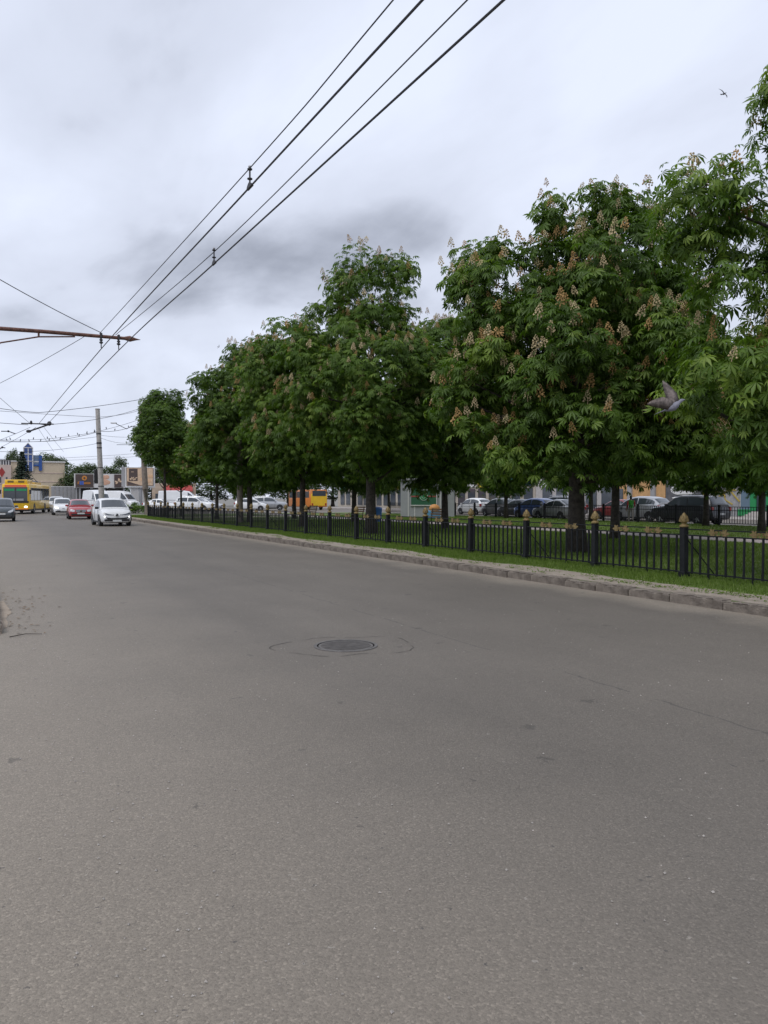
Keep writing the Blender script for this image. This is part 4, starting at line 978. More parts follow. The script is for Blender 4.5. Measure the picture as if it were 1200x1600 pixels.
# span wires across the junction
def span(label, a, b, sag, r=.016, grp='span wires over the junction'):
    (p0, y0, d0), (p1, y1, d1) = a, b; x0, yy0 = W(p0, d0); x1, yy1 = W(p1, d1)
    A = Vector((x0, yy0, ZP(y0, d0))); B = Vector((x1, yy1, ZP(y1, d1))); wire(label, [A, B], r, grp, sag, 'span_wire'); return A, B, sag
sl = 'thin span wire strung across the junction sky'
span('thin span wire sagging to the far wire crossing from the left', (-60, 626, 38), (62, 645, 42.5), .10); span('thin span wire rising from the crossing toward the chestnut tops', (62, 645, 42.5), (345, 597, 50), .25)
span('long span wire meeting the grey pole near its top', (-80, 636, 60), (153, 652, 66), .05); span('short span wire from the grey pole top to the brown pole', (154, 652, 66), (221, 641, 68), .12)
span('span wire ending at the left end of the wire crossing', (-60, 655, 42), (45, 664, 43.4), .03); span('span wire from the wire crossing to the brown pole top', (70, 664, 43.4), (221, 638, 68), .25)
span('thin stay wire slanting down to the wire crossing from the left', (-40, 585, 34), (47, 661, 43), .03, .010)
span('guy cable slanting from the upper left down to the bracket arm', (-160, 340, 15.4), (160, 521, 21.9), .10, .010)
span('thin guy cable from the bracket arm down toward the far left', (-60, 627, 33), (137, 525, 21.4), .10, .008)
birdsA = span('lower span wire with small birds perched on it, near side of the junction', (-70, 676, 58), (157, 674, 66), .8, .02)
birdsC = span('span wire running on from the grey pole to the brown pole with birds on it', (157, 674, 66), (222, 660, 68), .28, .02)
birdsB = span('upper span wire with small birds perched in a row', (-70, 680, 62), (221, 655, 68), 1.0, .016)
span('span wire just below the birds, tied to the grey pole', (-70, 686, 60), (157, 682, 66), .35, .014); span('lowest span wire tied to the grey pole at its thick clamp', (-70, 700, 58), (157, 692, 66), .5, .016)
span('far span wire passing behind the grey pole below the birds', (-70, 716, 85), (221, 708, 85), .3, .014); span('lower of the two far span wires passing behind the grey pole', (-70, 720, 90), (232, 712, 90), .3, .014)
span('slack wire leaving the bird clamp toward the brown pole', (157, 680, 66), (222, 682, 68), .12, .012); span('deep-sagging wire between the grey and brown poles', (157, 684, 66), (222, 690, 68), .3, .012)
span('thin drop wire hanging from the crossing toward the junction', (60, 668, 43.6), (85, 706, 60), .03, .009); span('second thin drop wire hanging beside it from the crossing', (70, 668, 43.6), (100, 706, 62), .03, .009)
span('short rod jutting from the oval tree crown toward the road', (183, 695, 62), (212, 695, 63), 0, .02)
span('far trolley wire running on from the crossing toward the building', (57, 668, 43.6), (-30, 712, 75), .15, .012)
span('second far trolley wire running on from the crossing toward the building', (48, 668, 43.6), (-60, 706, 70), .15, .012)
for (p0, q0, p1, q1, d) in ((3, 674, 25, 678, 48), (0, 702, 9, 700, 50)):
    x0, y0 = W(p0, d); x1, y1 = W(p1, d); xm, ym = W((p0+p1)/2, d)
    t = thing('wire_insulator', 'dark insulator bar hanging on the junction wires', 'fitting', (x0, y0, ZP(q0, d)), 0, 'insulator bars in the junction wires')
    A = Vector((0, 0, 0)); B = Vector((x1-x0, y1-y0, ZP(q1, d)-ZP(q0, d)))
    MB().tube([A, A.lerp(B, .5)+Vector((0, 0, .08)), B], .03, 7).build('bar', DARKM, t); MB().ball(A.lerp(B, .5)+Vector((0, 0, .08)), (.07, .07, .07)).build('insulator', DARKM, t)
# twin street-lamp arm on the brown pole
lt = thing('street_lamp', 'small twin lamp heads on curved arms at the top of the brown pole', 'lamp', (bx_-.4*CY, by_+.4*SY, 7.6))
MB().tube([(0, 0, .2), (-.8, .45, .35), (-1.2, .65, .1), (-2.0, 1.1, .55)], .03, 7).build('arm', DARKM, lt); MB().box((-2.2, 1.2, .62), (.5, .25, .10), rz=R_(-28), bev=.02).build('lamp_head', mat('lamp_shell', (.6, .6, .62), .4), lt)

# little birds on the wires
PIG = mat('pigeon_grey', (0.10, 0.105, 0.12), 0.8, var=.3, vscale=20)
bm_ = MB()
bm_.lathe([(.004, -.17), (.03, -.15), (.032, -.06), (.06, 0), (.072, .07), (.058, .13), (.034, .165), (.040, .19), (.032, .215), (.006, .23)], 10, (0, 0, .14), Matrix.Rotation(R_(22), 3, 'Y'))
bm_.tube([(.09, 0, .345), (.135, 0, .34)], [.012, .003], 5)
for s in (1, -1): bm_.tube([(.0, s*.025, .09), (.0, s*.025, .0)], .007, 4)
bird_me = bm_.mesh('perched_bird', PIG, 'all')
def perch(S, f):
    A, B, sag = S; p = A.lerp(B, f) - Vector((0, 0, sag*4*f*(1-f))); return p
for S, fs in ((birdsA, (.33, .42, .48, .56, .62, .70, .84, .90, .955, .985)), (birdsB, (.28, .40, .475, .52, .59, .64, .69, .735, .80)), (birdsC, (.35, .68))):
    for f in fs:
        p = perch(S, f); o = link('perched_bird', bird_me, None, tuple(p), random.uniform(0, 6.28), (.62, .62, .62)); tag(o, 'small grey bird perched upright on a junction span wire', 'bird', 'birds perched on the span wires')

# ------------------------------------------------------------------ birds in flight
def loft(b, rings):
    n = len(rings[0]); v = [p for r in rings for p in r]
    f = [(i*n+k, i*n+(k+1) % n, (i+1)*n+(k+1) % n, (i+1)*n+k) for i in range(len(rings)-1) for k in range(n)] + [tuple(range(n))[::-1], tuple((len(rings)-1)*n+k for k in range(n))]
    return b.add(v, f)
def flying_bird(name, label, loc, rot, scale, mats, wing_up, swift=False, wings=None):
    b = MB()
    def ring(x, rz, ry, cz): return [(x, ry*math.cos(q*math.pi/5), cz + rz*math.sin(q*math.pi/5)) for q in range(10)]
    loft(b, [ring(*r) for r in ((.170, .004, .004, .030), (.150, .010, .009, .034), (.140, .020, .019, .038), (.115, .026, .024, .036), (.09, .024, .023, .028), (.05, .042, .040, .012), (0, .052, .050, 0), (-.05, .044, .044, -.002), (-.10, .026, .030, .002), (-.13, .012, .030, .006), (-.19, .006, .046, .010), (-.25, .004, .058, .012), (-.27, .002, .050, .012))])
    for s in (1, -1):
        b.cur = 1; rings = []
        span_ = [(0, .02, .05, -.07), (.08, .035, .07, -.085), (.17, .06, .065, -.09), (.26, .045, .02, -.095), (.34, .02, -.03, -.095), (.39, .0, -.075, -.09)]
        if swift: span_ = [(0, .02, .04, -.04), (.08, .03, .05, -.03), (.18, .05, .03, -.05), (.28, .04, -.04, -.10), (.36, .0, -.12, -.15)]
        if wings:
            sd, cd = (Vector(q).normalized() for q in wings[0 if s > 0 else 1]); nn_ = sd.cross(cd).normalized()
            for (sp, lift, le, te) in span_:
                o_ = Vector((.03 if s > 0 else -.01, s*.03, .03)) + sd*sp + nn_*(lift*.35); th = .008 if sp < .2 else .004; m2 = (le+te)/2
                rings.append([tuple(o_+cd*le), tuple(o_+cd*m2+nn_*th), tuple(o_+cd*te), tuple(o_+cd*m2-nn_*th)])
            loft(b, rings); continue
        for (sp, lift, le, te) in span_:
            up = wing_up if s > 0 else wing_up*0.85
            yy = s*(.03 + sp*math.cos(up)); z = .02 + sp*math.sin(up) + lift*.3
            th = .008 if sp < .2 else .004; mid = (le+te)/2
            nx, nz = -math.sin(up)*s*th, math.cos(up)*th
            rings.append([(le, yy, z), (mid, yy+nx, z+nz), (te, yy, z), (mid, yy-nx, z-nz)])
        loft(b, rings if s > 0 else [r[::-1] for r in rings])
    b.cur = 0
    o = b.build(name, mats, None, 'all', loc); o.rotation_euler = rot; o.scale = (scale,)*3; return tag(o, label, 'bird')
x, y = W(1052, 9.6)
M_ = Matrix.Rotation(R_(-YAW - 8), 3, 'Z') @ Matrix.Rotation(R_(-24), 3, 'Y')
flying_bird('flying_pigeon', 'grey brown pigeon flying with raised wings in front of the chestnut foliage', (x, y, ZP(636, 9.6)), M_.to_euler(), 0.92,
            [mat('dove_blue', (.19, .19, .23), .8, var=.2, vscale=20), mat('dove_wing', (.14, .115, .105), .85, var=.45, vscale=22)], R_(42), wings=(((.28, .40, .9), (1, 0, -.25)), ((-.74, -.42, .56), (.55, -.1, .8))))
x, y = W(1126, 24)
flying_bird('swift', 'tiny dark swift high in the cloudy sky by the tree tops', (x, y, ZP(153, 24)), (R_(60), R_(-20), R_(-YAW+20)), .55, [PLASTIC, PLASTIC], R_(8), True)
x, y = W(343, 60)
flying_bird('swift', 'dark speck of a swift above the median row of chestnuts', (x, y, ZP(543, 60)), (R_(60), R_(10), R_(-YAW-20)), .5, [PLASTIC, PLASTIC], R_(20), True)

# ------------------------------------------------------------------ signs and buildings behind the junction
def facing(px, d): return math.atan2(*[-q for q in W(px, d)][::-1]) + math.pi/2     # yaw so that local -Y faces the viewer's street end
CREAM = mat('cream_render', (.56, .47, .35), .9, var=.08, vscale=.6); PINKW = mat('pink_render', (.55, .44, .39), .9, var=.08, vscale=.6)
WHITE = mat('white_panel', (.62, .61, .60), .7, var=.06, vscale=1); GREYP = mat('grey_panel', (.30, .30, .31), .7, var=.06, vscale=1.5)
BLUEG = mat('blue_glass', (.012, .06, .26), .18, coat=.5, var=.3, vscale=.7); BLUEM = mat('blue_metal', (.02, .08, .30), .5)
WINM = mat('window_glass', (.05, .06, .075), .1, coat=.4); DKB = mat('dark_brown_print', (.075, .052, .047), .55); CREAMP = mat('cream_print', (.58, .42, .29), .6, var=.15, vscale=3); ORAP = mat('orange_print', (.55, .22, .04), .6)
REDM = mat('red_paint', (.33, .035, .03), .6)
# cream building with a blue glazed turret
d = 132; x, y = W(48, d); rz = facing(48, d)
u = d/1200
bl = thing('cream_building', 'long cream two-storey building with a blue glazed turret behind the trolleybus', 'building', (x, y, 0), rz)
wl = MB().box((0, 6, 3.9), (99*u, 12, 7.8)).build('wall', CREAM, bl)
MB().box((0, 5.98, 7.85), (99*u+.3, 12.3, .22)).build('roof', WHITE, bl)
for z in (5.9, 4.4): MB().box((.2*99*u, -.03, z), (55*u, .06, .12)).build('string_course', PINKW, bl)
pk = MB().box((-38*u, -1.0, 3.55), (22*u, 2.0, 7.1)).build('wing', PINKW, bl)
MB().prism([(0, -.85), (.5, 0), (0, .85), (-.5, 0)], 'y', -2.04, -1.96).build('diamond_emblem', REDM, bl, loc=(-39.5*u, 0, 5.9))
for k in range(6): MB().box((-48*u+k*3.6*u, -1.9, 7.5), (.14, .14, .8)).build('baluster', WHITE, bl)
MB().box((-38*u, -1.9, 7.95), (22*u, .2, .14)).build('handrail', DARKM, bl); MB().box((-38*u, -1.9, 7.5), (22*u, .03, .7)).build('balustrade_panel', mat('tinted', (.06, .06, .07), .4), bl)
for px_ in (-45, -41.5, -33): 
    w = MB().box((px_*u, -2.02, 4.6), (2.2*u, .06, 1.0)).build('window', WINM, bl); MB().box((px_*u, -2.06, 4.05), (2.6*u, .12, .1)).build('sill', WHITE, w)
tw = MB(); tw.box((-3*u, .8, 8.2), (13*u, 2.2, 4.0)).build('turret', BLUEG, bl)
MB().prism([(-9.5*u, 10.2), (3.5*u, 10.2), (-3*u, 10.95)], 'y', -.3, 1.9).build('turret_gable', BLUEG, bl)
for xx in (-9.4, -3, 3.4): MB().box((xx*u, -.33, 8.2), (.13 if xx == -3 else .16, .1, 4.0)).build('turret_mullion', WHITE, bl)
for z in (7.9, 9.1, 10.2): MB().box((-3*u, -.36, z), (13*u, .1, .14)).build('turret_transom', WHITE, bl)
for s in (1, -1): MB().tube([(-3*u+s*6.6*u, -.33, 10.2), (-3*u, -.33, 11.0)], .07, 6).build('gable_trim', WHITE, bl)
MB().box((9*u, 1.0, 8.0), (11*u, 2.2, 1.9)).build('blue_glazing', mat('blue_grey_glass', (.10, .16, .26), .15, coat=.4), bl); MB().box((14.3*u, .9, 7.6), (.5, 2.4, 2.6)).build('blue_fin', BLUEM, bl); MB().box((9*u, -.18, 7.2), (11*u, .1, .25)).build('blue_sill', BLUEM, bl)
# grey panel hoarding, one sheet beside the next
d = 112; u = d/1200
hx0, hy0 = W(80, d)
hf = thing('hoarding', 'grey sheet-metal hoarding beside the kiosk beyond the junction', 'hoarding', (hx0, hy0, 0), facing(106, d))
n = 9
for k in range(n):
    MB().box(((k+.5)*52*u/n, 0, 1.62), (52*u/n-.04, .06, 3.24)).build('panel', GREYP, hf)
MB().box((26*u, .06, 3.27), (52*u, .1, .08)).build('cap_rail', WHITE, hf)
# fascia kiosk: long roof sign over dark openings
d = 110; u = d/1200; x, y = W(158, d)
ki = thing('kiosk_row', 'row of kiosks under a long white fascia with dark advertising panels', 'kiosk', (x, y, 0), facing(158, d))
MB().box((-2*u, 1.6, 4.05), (74*u, 3.2, 2.0)).build('fascia', WHITE, ki)
MB().box((-2*u, 2.4, 1.5), (72*u, 2.0, 3.0)).build('shop_front', mat('shop_dark', (.05, .05, .05), .6, var=.5, vscale=1.5), ki)
for px_ in (-36, -31, 5, 34): MB().box((px_*u, .3, 1.5), (.25, .25, 3.02)).build('column', GREYP, ki)
adp = MB().box((-24*u, -.04, 4.05), (26*u, .08, 1.86)).build('advert_panel', DKB, ki)
MB().lathe([(.34, 0), (.34, .03)], 14, (0, 0, 0), Matrix.Rotation(R_(90), 3, 'X')).build('sun_emblem', ORAP, adp, loc=(-24*u, -.08, 4.42))
MB().lathe([(.14, 0), (.14, .03)], 12, (0, 0, 0), Matrix.Rotation(R_(90), 3, 'X')).build('emblem_core', DKB, adp, loc=(-24*u, -.12, 4.42))
BLP = mat('blue_print', (.05, .11, .42), .5)
for k, xx in enumerate((-29.5, -26.3)): MB().box((xx*u, -.10, 3.72), (.26, .03, .52)).build('letter', BLP, adp)
for k in range(10): MB().box(((-33.5 + (0 if k < 2 else 8.8) + (k if k < 2 else k-2)*1.25)*u, -.10, 3.70), (.075, .03, .26)).build('letter', ORAP, adp)
for k in range(2): MB().box((-33*u+k*1.3*u, -.10, 3.9), (.1, .03, .06)).build('letter', ORAP, adp)
ad2 = MB().box((26*u, -.04, 4.05), (13*u, .08, 1.86)).build('advert_panel', DKB, ki)
for q in range(5):
    a = q*1.2; MB().ball((26*u+.32*math.cos(a), -.09, 3.95+.25*math.sin(a*1.7)), (.24, .03, .12), 10, 6, Matrix.Rotation(a, 3, 'Y')).build('print_shape', CREAMP, ad2)
for q in range(6): MB().ball(((4+q*1.2)*u, -.01, 4.1+.5*math.sin(q*2)), (.35, .03, .3), 10, 6).build('print_shape', mat('pink_print', (.6, .36, .25), .6), ki)
# big billboard on a post
d = 104; u = d/1200; x, y = W(219, d)
bo = thing('billboard', 'large framed billboard with a brown and cream advert behind the brown pole', 'billboard', (x, y, 0), facing(219, d) - .12)
MB().box((0, .3, ZP(746, d)), (44*u, .6, 32*u), bev=.06).build('box_frame', WHITE, bo)
pn = MB().box((0, -.03, ZP(745, d)), (39*u, .08, 27*u)).build('poster', CREAMP, bo)
zc = ZP(745, d)
MB().box((0, -.02, zc), (40.4*u, .07, 28.4*u)).build('inner_frame', DKB, bo)
MB().box((-10*u, -.075, zc+3*u), (13*u, .03, 19*u)).build('dark_field', DKB, pn)
MB().prism([(-19*u, -13*u), (0, -13*u), (-19*u, -7*u)], 'y', -.095, -.07).build('dark_corner', DKB, pn, loc=(0, 0, zc))
for q in range(9):
    a = q*.75; MB().ball(((-14+(q % 5)*2.2)*u, -.10, zc-3*u+1.6*u*math.sin(q*2.1)), (1.6*u, .02, .7*u), 10, 6, Matrix.Rotation(a, 3, 'Y')).build('print_shape', CREAMP, pn)
MB().box((-11*u, -.10, zc+7.5*u), (4*u, .02, .8*u)).build('letter', CREAMP, pn)
for q in range(5): MB().ball(((4+q*3)*u, -.08, zc+(-4+5*math.sin(q*1.9))*u), (4*u, .02, 3*u), 12, 6).build('print_shape', mat('peach_print', (.62, .40, .24), .6), pn)
MB().box((-25.5*u, .7, zc), (6*u, .5, 31*u)).build('side_panel', GREYP, bo)
MB().tube([(0, .4, -.1), (0, .4, zc-14*u)], .25, 12).build('column', GREYP, bo)
# corrugated stall below the billboard and a stall with red awning
d = 112; u = d/1200; x, y = W(217, d)
stl = thing('metal_stall', 'white corrugated metal stall standing beneath the billboard', 'stall', (x, y, 0), facing(217, d))
MB().box((0, 1.2, 1.55), (24*u, 2.4, 3.1)).build('wall', WHITE, stl)
for k in range(14): MB().box((-11.5*u+k*1.75*u, -.04, 1.55), (.09, .08, 3.0)).build('rib', WHITE, stl)
MB().box((0, 1.1, 3.16), (25*u, 2.7, .12)).build('roof', GREYP, stl)
d = 116; u = d/1200; x, y = W(272, d)
st2 = thing('awning_shop', 'low beige shop with a red awning behind the parked white cars', 'shop', (x, y, 0), facing(272, d))
MB().box((0, 2, 1.9), (66*u, 4, 3.8)).build('wall', mat('beige_wall', (.5, .4, .31), .9, var=.2, vscale=1.2), st2)
aw = MB(); aw.prism([(-1.6, 2.7), (0, 3.5), (0, 3.38), (-1.6, 2.55)], 'x', -16*u, 28*u); aw.build('awning', REDM, st2)
for k in range(4): MB().box((-24*u+k*16*u, -.03, 1.3), (8*u, .08, 1.9)).build('window', WINM, st2)
# traffic light seen from behind
x, y = W(150.5, 67)
tl = thing('traffic_light', 'black traffic light head seen from behind beside the grey pole', 'traffic light', (x, y, ZP(756, 67)))
MB().box((0, 0, .62), (.34, .24, 1.2), bev=.05).build('housing', PLASTIC, tl)
for k in range(3): MB().lathe([(.17, 0), (.17, .16)], 12, (0, 0, 0), Matrix.Rotation(R_(-90), 3, 'X')).build('hood', PLASTIC, tl, loc=(0, .1, .24+k*.38))
MB().tube([(.1, 0, .3), (.48*CY, -.48*SY, .3)], .03, 6).build('bracket', DARKM, tl); MB().tube([(.1, 0, .95), (.46*CY, -.46*SY, .95)], .03, 6).build('bracket', DARKM, tl)
# shops along the far side of the boulevard
shop_spec = [  # y0, y1, height, material, label
 (20, 40.8, 4.6, mat('shop_white', (.45, .44, .42), .8, var=.08), 'white shop front with a green framed door beyond the far railing'),
 (40.8, 44.3, 5.0, mat('shop_grey', (.30, .30, .31), .8, var=.15), 'grey shop wall sprayed with yellow graffiti beyond the far railing'),
 (44.3, 48.2, 4.8, mat('shop_dark2', (.10, .10, .11), .8, var=.2), 'dark shop wall with a big white cupcake-like painted sign'),
 (48.2, 54.0, 5.2, mat('shop_orange', (.52, .31, .14), .85, var=.12), 'orange rendered shop house with grey downpipes beyond the far railing'),
 (54.0, 66, 4.8, mat('shop_pale', (.40, .38, .37), .85, var=.1), 'pale shop row with red and teal poster panels'),
 (66, 84, 5.2, mat('shop_beige', (.36, .32, .27), .85, var=.1), 'beige shop row with signboards beyond the orange bus'),
 (84, 118, 4.6, mat('shop_cream', (.42, .38, .32), .85, var=.1), 'low cream shop row farthest along the far pavement')]
SX = 53.2
YELP = mat('yellow_print', (.62, .46, .04), .6); GRNP = mat('green_print', (.02, .24, .08), .5); WHP = mat('white_print', (.7, .7, .7), .6); TEAL = mat('teal_print', (.15, .42, .36), .6)
for i, (y0, y1, h, m, lab) in enumerate(shop_spec):
    t = thing('shop', lab, 'shop', (SX, (y0+y1)/2, .1)); L = y1-y0-.06
    MB().box((4, 0, h/2), (8, L, h)).build('wall', m, t); MB().box((3.9, 0, h+.1), (8.4, L+.02, .24)).build('roof', GREYP, t)
    if i == 0:
        MB().box((-.06, 9.75, 1.7), (.1, .85, 2.2)).build('poster', mat('bluegrey_print', (.12, .18, .24), .5), t)
        for yy, ww in ((9.05, .5), (7.7, .45), (5.2, .4)): MB().box((-.08, yy, 1.6), (.2, ww, 3.1)).build('green_frame', GRNP, t)
        for yy in (8.35, 6.4, 3.4, .5): MB().box((-.03, yy, 1.6), (.1, 1.0, 2.4)).build('window', WINM, t)
        MB().box((-.07, 9.6, .35), (.16, 1.6, .5)).build('green_base', GRNP, t)
        for k in range(4): MB().box((-.6-.35*k+.3, 4, .42-.12*k), (.36, 10, .12)).build('step', mat('step', (.45, .42, .40), .9), t)
    elif i == 1:
        for q in range(8):
            yy = -1.2+q*.32; b = MB(); a = .5*math.sin(q*2.3); b.tube([(-.02, yy-.6, 1.2+.9*math.sin(q*1.7)), (-.02, yy, 1.8+a), (-.02, yy+.7, 1.5+1.1*math.cos(q*1.3))], .06, 5); b.build('graffiti_stroke', mat('graffiti_yellow', (.36, .27, .05), .8), t)
        MB().box((-.03, 1.35, 2.6), (.06, .6, 1.8)).build('poster', YELP, t)
    elif i == 2:
        for q, (yy, z, ry, rz_) in enumerate(((0, 2.2, 1.4, .5), (-.65, 2.9, .65, .5), (.65, 2.9, .65, .5), (0, 3.4, .7, .5), (0, 1.5, 1.25, .12), (0, 1.15, 1.05, .1))): MB().ball((-.02, yy, z), (.05, ry, rz_), 18, 8).build('painted_shape', WHP, t)
        MB().box((-.07, 0, 2.25), (.03, 1.3, .16)).build('letter', mat('grey_print', (.25, .25, .26), .6), t)
    elif i == 3:
        for yy in (-1.6, 1.2): MB().box((-.1, yy, 2.3), (.2, .5, 4.6)).build('downpipe_pier', GREYP, t)
        MB().box((-.03, 2.7, 1.6), (.1, 1.2, 1.5)).build('window', WINM, t); MB().box((-.03, -.4, .7), (.08, 2.0, 1.2)).build('red_panel', REDM, t)
    else:
        rr = random.Random(i)
        for q in range(int(L/2.2)):
            yy = -L/2+1.2+q*2.2; MB().box((-.03, yy, 1.5), (.1, 1.5, 2.2)).build('window', WINM, t)
            MB().box((-.05, yy, rr.uniform(3.0, 3.5)), (.12, rr.uniform(1.4, 2.0), rr.uniform(.5, .9))).build('signboard', rr.choice([REDM, TEAL, WHP, YELP, WHITE, BLUEM]), t)
# grey kiosk with the green advertising sign
d = 60; u = d/1200; x, y = W(668, d)
kk = thing('kiosk', 'grey kiosk with a green advertising board on its front at the far railing', 'kiosk', (x, y, .1), facing(668, d))
MB().box((0, 1.3, 1.45), (84*u, 2.6, 2.9), bev=.03).build('wall', mat('kiosk_grey', (.30, .31, .325), .6, var=.05), kk); MB().box((0, 1.25, 2.95), (86*u, 2.9, .14)).build('roof', GREYP, kk)
for xx in (-30, -20, 20, 31): MB().box((xx*u, -.02, 1.45), (.06, .06, 2.86)).build('seam', WHITE, kk)
sg = MB().box((-6*u, -.04, 1.62), (39*u, .08, 27*u)).build('sign_board', mat('sign_green', (.025, .11, .055), .5), kk)
MB().box((-6*u, -.09, 1.62), (39*u, .02, 2.0*u)).build('red_band', mat('dull_red', (.33, .07, .06), .6), sg)
for r0, m in ((6.4, WHP), (5.8, GRNP), (3.2, WHP), (2.6, GRNP)): MB().lathe([(r0*u, 0), (r0*u, .012)], 20, (0, 0, 0), Matrix.Rotation(R_(90), 3, 'X')).build('ring_emblem', m, sg, loc=(-6*u, -.10-.013*(7-r0), 1.62))
for k in range(10): MB().box((-6*u+(k-4.5)*1.7*u, -.09, 1.62+10.6*u), (.05, .02, .10 if k else .14)).build('letter', WHP, sg)
for xx, ww, hh2, zz_ in ((-6, 41, 1.2, -14), (14.2, 1.2, 28, 0)): MB().box((xx*u, -.06, 1.62+zz_*u), (ww*u, .1, hh2*u)).build('frame', WHITE, kk)
x, y = W(677, 55)
sd = thing('small_stand', 'small blue stand with a domed orange top beside the grey kiosk', 'stand', (x, y, .12))
MB().box((0, 0, .3), (.9, .6, .55), bev=.06).build('base', mat('sky_blue', (.10, .28, .46), .5), sd); MB().ball((.1, 0, .72), (.42, .32, .32), 14, 8).build('top', mat('soft_orange', (.55, .26, .08), .6), sd); MB().tube([(0, 0, .5), (0, 0, .6)], .2, 10).build('neck', WHITE, sd)
x, y = W(590, 47)
bn = thing('litter_bin', 'blue litter bin on the lawn between the rows of chestnuts', 'bin', (x, y, .12))
MB().lathe([(.22, 0), (.27, .75), (.29, .78), (.29, .82)], 16).build('barrel', mat('bin_blue', (.05, .16, .42), .5), bn, True); MB().lathe([(.29, .82), (.24, .9), (.05, .95)], 16).build('lid', mat('bin_blue2', (.04, .12, .34), .5), bn, True)
# park benches by the path
WOOD = mat('bench_wood', (.22, .14, .08), .7, var=.25, vscale=6)
def bench(x, y, rz):
    t = thing('park_bench', 'wooden slatted park bench beside the boulevard footpath', 'bench', (x, y, .13), rz, 'benches by the footpath')
    for k in range(4): MB().box((0, -.18+k*.12, .45), (1.6, .09, .035)).build('seat_slat', WOOD, t)
    for k in range(3): MB().box((0, .27+k*.03, .58+k*.13), (1.6, .03, .09)).build('back_slat', WOOD, t)
    for s in (1, -1):
        MB().tube([(s*.65, -.2, 0), (s*.65, -.2, .43)], .025, 6).build('leg', IRON, t); MB().tube([(s*.65, .2, 0), (s*.65, .24, .45), (s*.65, .34, .9)], .025, 6).build('leg', IRON, t)
for yy in (36, 46, 54): bench(22.0, yy, R_(-90))

# ------------------------------------------------------------------ the person by the far railing
def person():
    x, y = W(986, 48.6)
    t = thing('person', 'person in a green vest and red sleeves with pale trousers walking beyond the far railing', 'person', (x, y, 0), R_(60))
    J = {'pel': (0,0,.95,.13,.10), 'bel': (0.01,0,1.08,.13,.10), 'che': (.02,0,1.30,.16,.11), 'nek': (.03,0,1.47,.055,.055), 'hd0': (.045,0,1.56,.075,.085), 'hd1': (.05,0,1.68,.08,.09), 'hd2': (.045,0,1.75,.045,.05),
         'ls': (.01,.19,1.40,.06,.06), 'le': (-.06,.24,1.13,.045,.045), 'lw': (.05,.25,.90,.032,.032), 'lh': (.09,.25,.81,.03,.038),
         'rs': (.01,-.19,1.40,.06,.06), 're': (.05,-.25,1.13,.045,.045), 'rw': (.22,-.22,.97,.032,.032), 'rh': (.29,-.21,.93,.03,.038),
         'lhip': (0,.09,.88,.10,.10), 'lk': (.14,.10,.50,.065,.065), 'la': (.10,.10,.09,.042,.042), 'lt': (.24,.11,.045,.04,.035),
         'rhip': (0,-.09,.88,.10,.10), 'rk': (-.05,-.10,.49,.065,.065), 'ra': (-.22,-.10,.13,.042,.042), 'rt': (-.10,-.11,.045,.04,.035)}
    E = [('pel','bel'),('bel','che'),('che','nek'),('nek','hd0'),('hd0','hd1'),('hd1','hd2'),('che','ls'),('ls','le'),('le','lw'),('lw','lh'),('che','rs'),('rs','re'),('re','rw'),('rw','rh'),
         ('pel','lhip'),('lhip','lk'),('lk','la'),('la','lt'),('pel','rhip'),('rhip','rk'),('rk','ra'),('ra','rt')]
    K = list(J); me = bpy.data.meshes.new('body'); me.from_pydata([J[k][:3] for k in K], [(K.index(a), K.index(b)) for a, b in E], [])
    o = link('body', me, t); m = o.modifiers.new('skin', 'SKIN'); m.use_smooth_shade = True
    for i, k in enumerate(K): me.skin_vertices[0].data[i].radius = J[k][3:5]; me.skin_vertices[0].data[i].use_root = (k == 'pel')
    sb = o.modifiers.new('sub', 'SUBSURF'); sb.levels = sb.render_levels = 2
    dg = bpy.context.evaluated_depsgraph_get(); ev = bpy.data.meshes.new_from_object(o.evaluated_get(dg)); o.modifiers.clear(); o.data = ev; ev.name = 'body'
    SK = mat('skin', (.48, .30, .22), .6); GV = mat('green_vest', (.06, .32, .04), .8); RS = mat('red_cloth', (.45, .04, .03), .8); TR = mat('pale_trousers', (.42, .38, .34), .85); HR = mat('hair', (.03, .022, .018), .7); SH = mat('shoes', (.05, .05, .05), .7)
    ev.materials.clear()
    for q in (SK, GV, RS, TR, HR, SH): ev.materials.append(q)
    for p in ev.polygons:
        c = p.center
        if c.z > 1.50: i = 4 if (c.z > 1.68 or c.x < .015) else 0
        elif c.z > 1.46: i = 0
        elif abs(c.y) > .165 and c.z > .75: i = 2 if c.z > .93 else 0
        elif c.z > .98: i = 1
        elif c.z > .10: i = 3
        else: i = 5
        p.material_index = i; p.use_smooth = True
    nose = MB().ball((.135, 0, 1.615), (.02, .014, .02), 8, 6).build('nose', SK, t)
    for s in (1, -1):
        h = 'lh' if s > 0 else 'rh'; hx_, hy_, hz_ = J[h][:3]
        for k in range(4): MB().tube([(hx_+.0+.012*(k-1.5), hy_, hz_), (hx_+.02+.012*(k-1.5), hy_-s*.01, hz_-.05-.008*(k in (1, 2))), (hx_+.012*(k-1.5)+.02, hy_-s*.025, hz_-.085)], [.011, .009, .007], 6).build('finger', SK, t)
        MB().tube([(hx_+.02, hy_-s*.01, hz_+.03), (hx_+.05, hy_-s*.03, hz_-.02)], [.012, .008], 6).build('thumb', SK, t)
person()

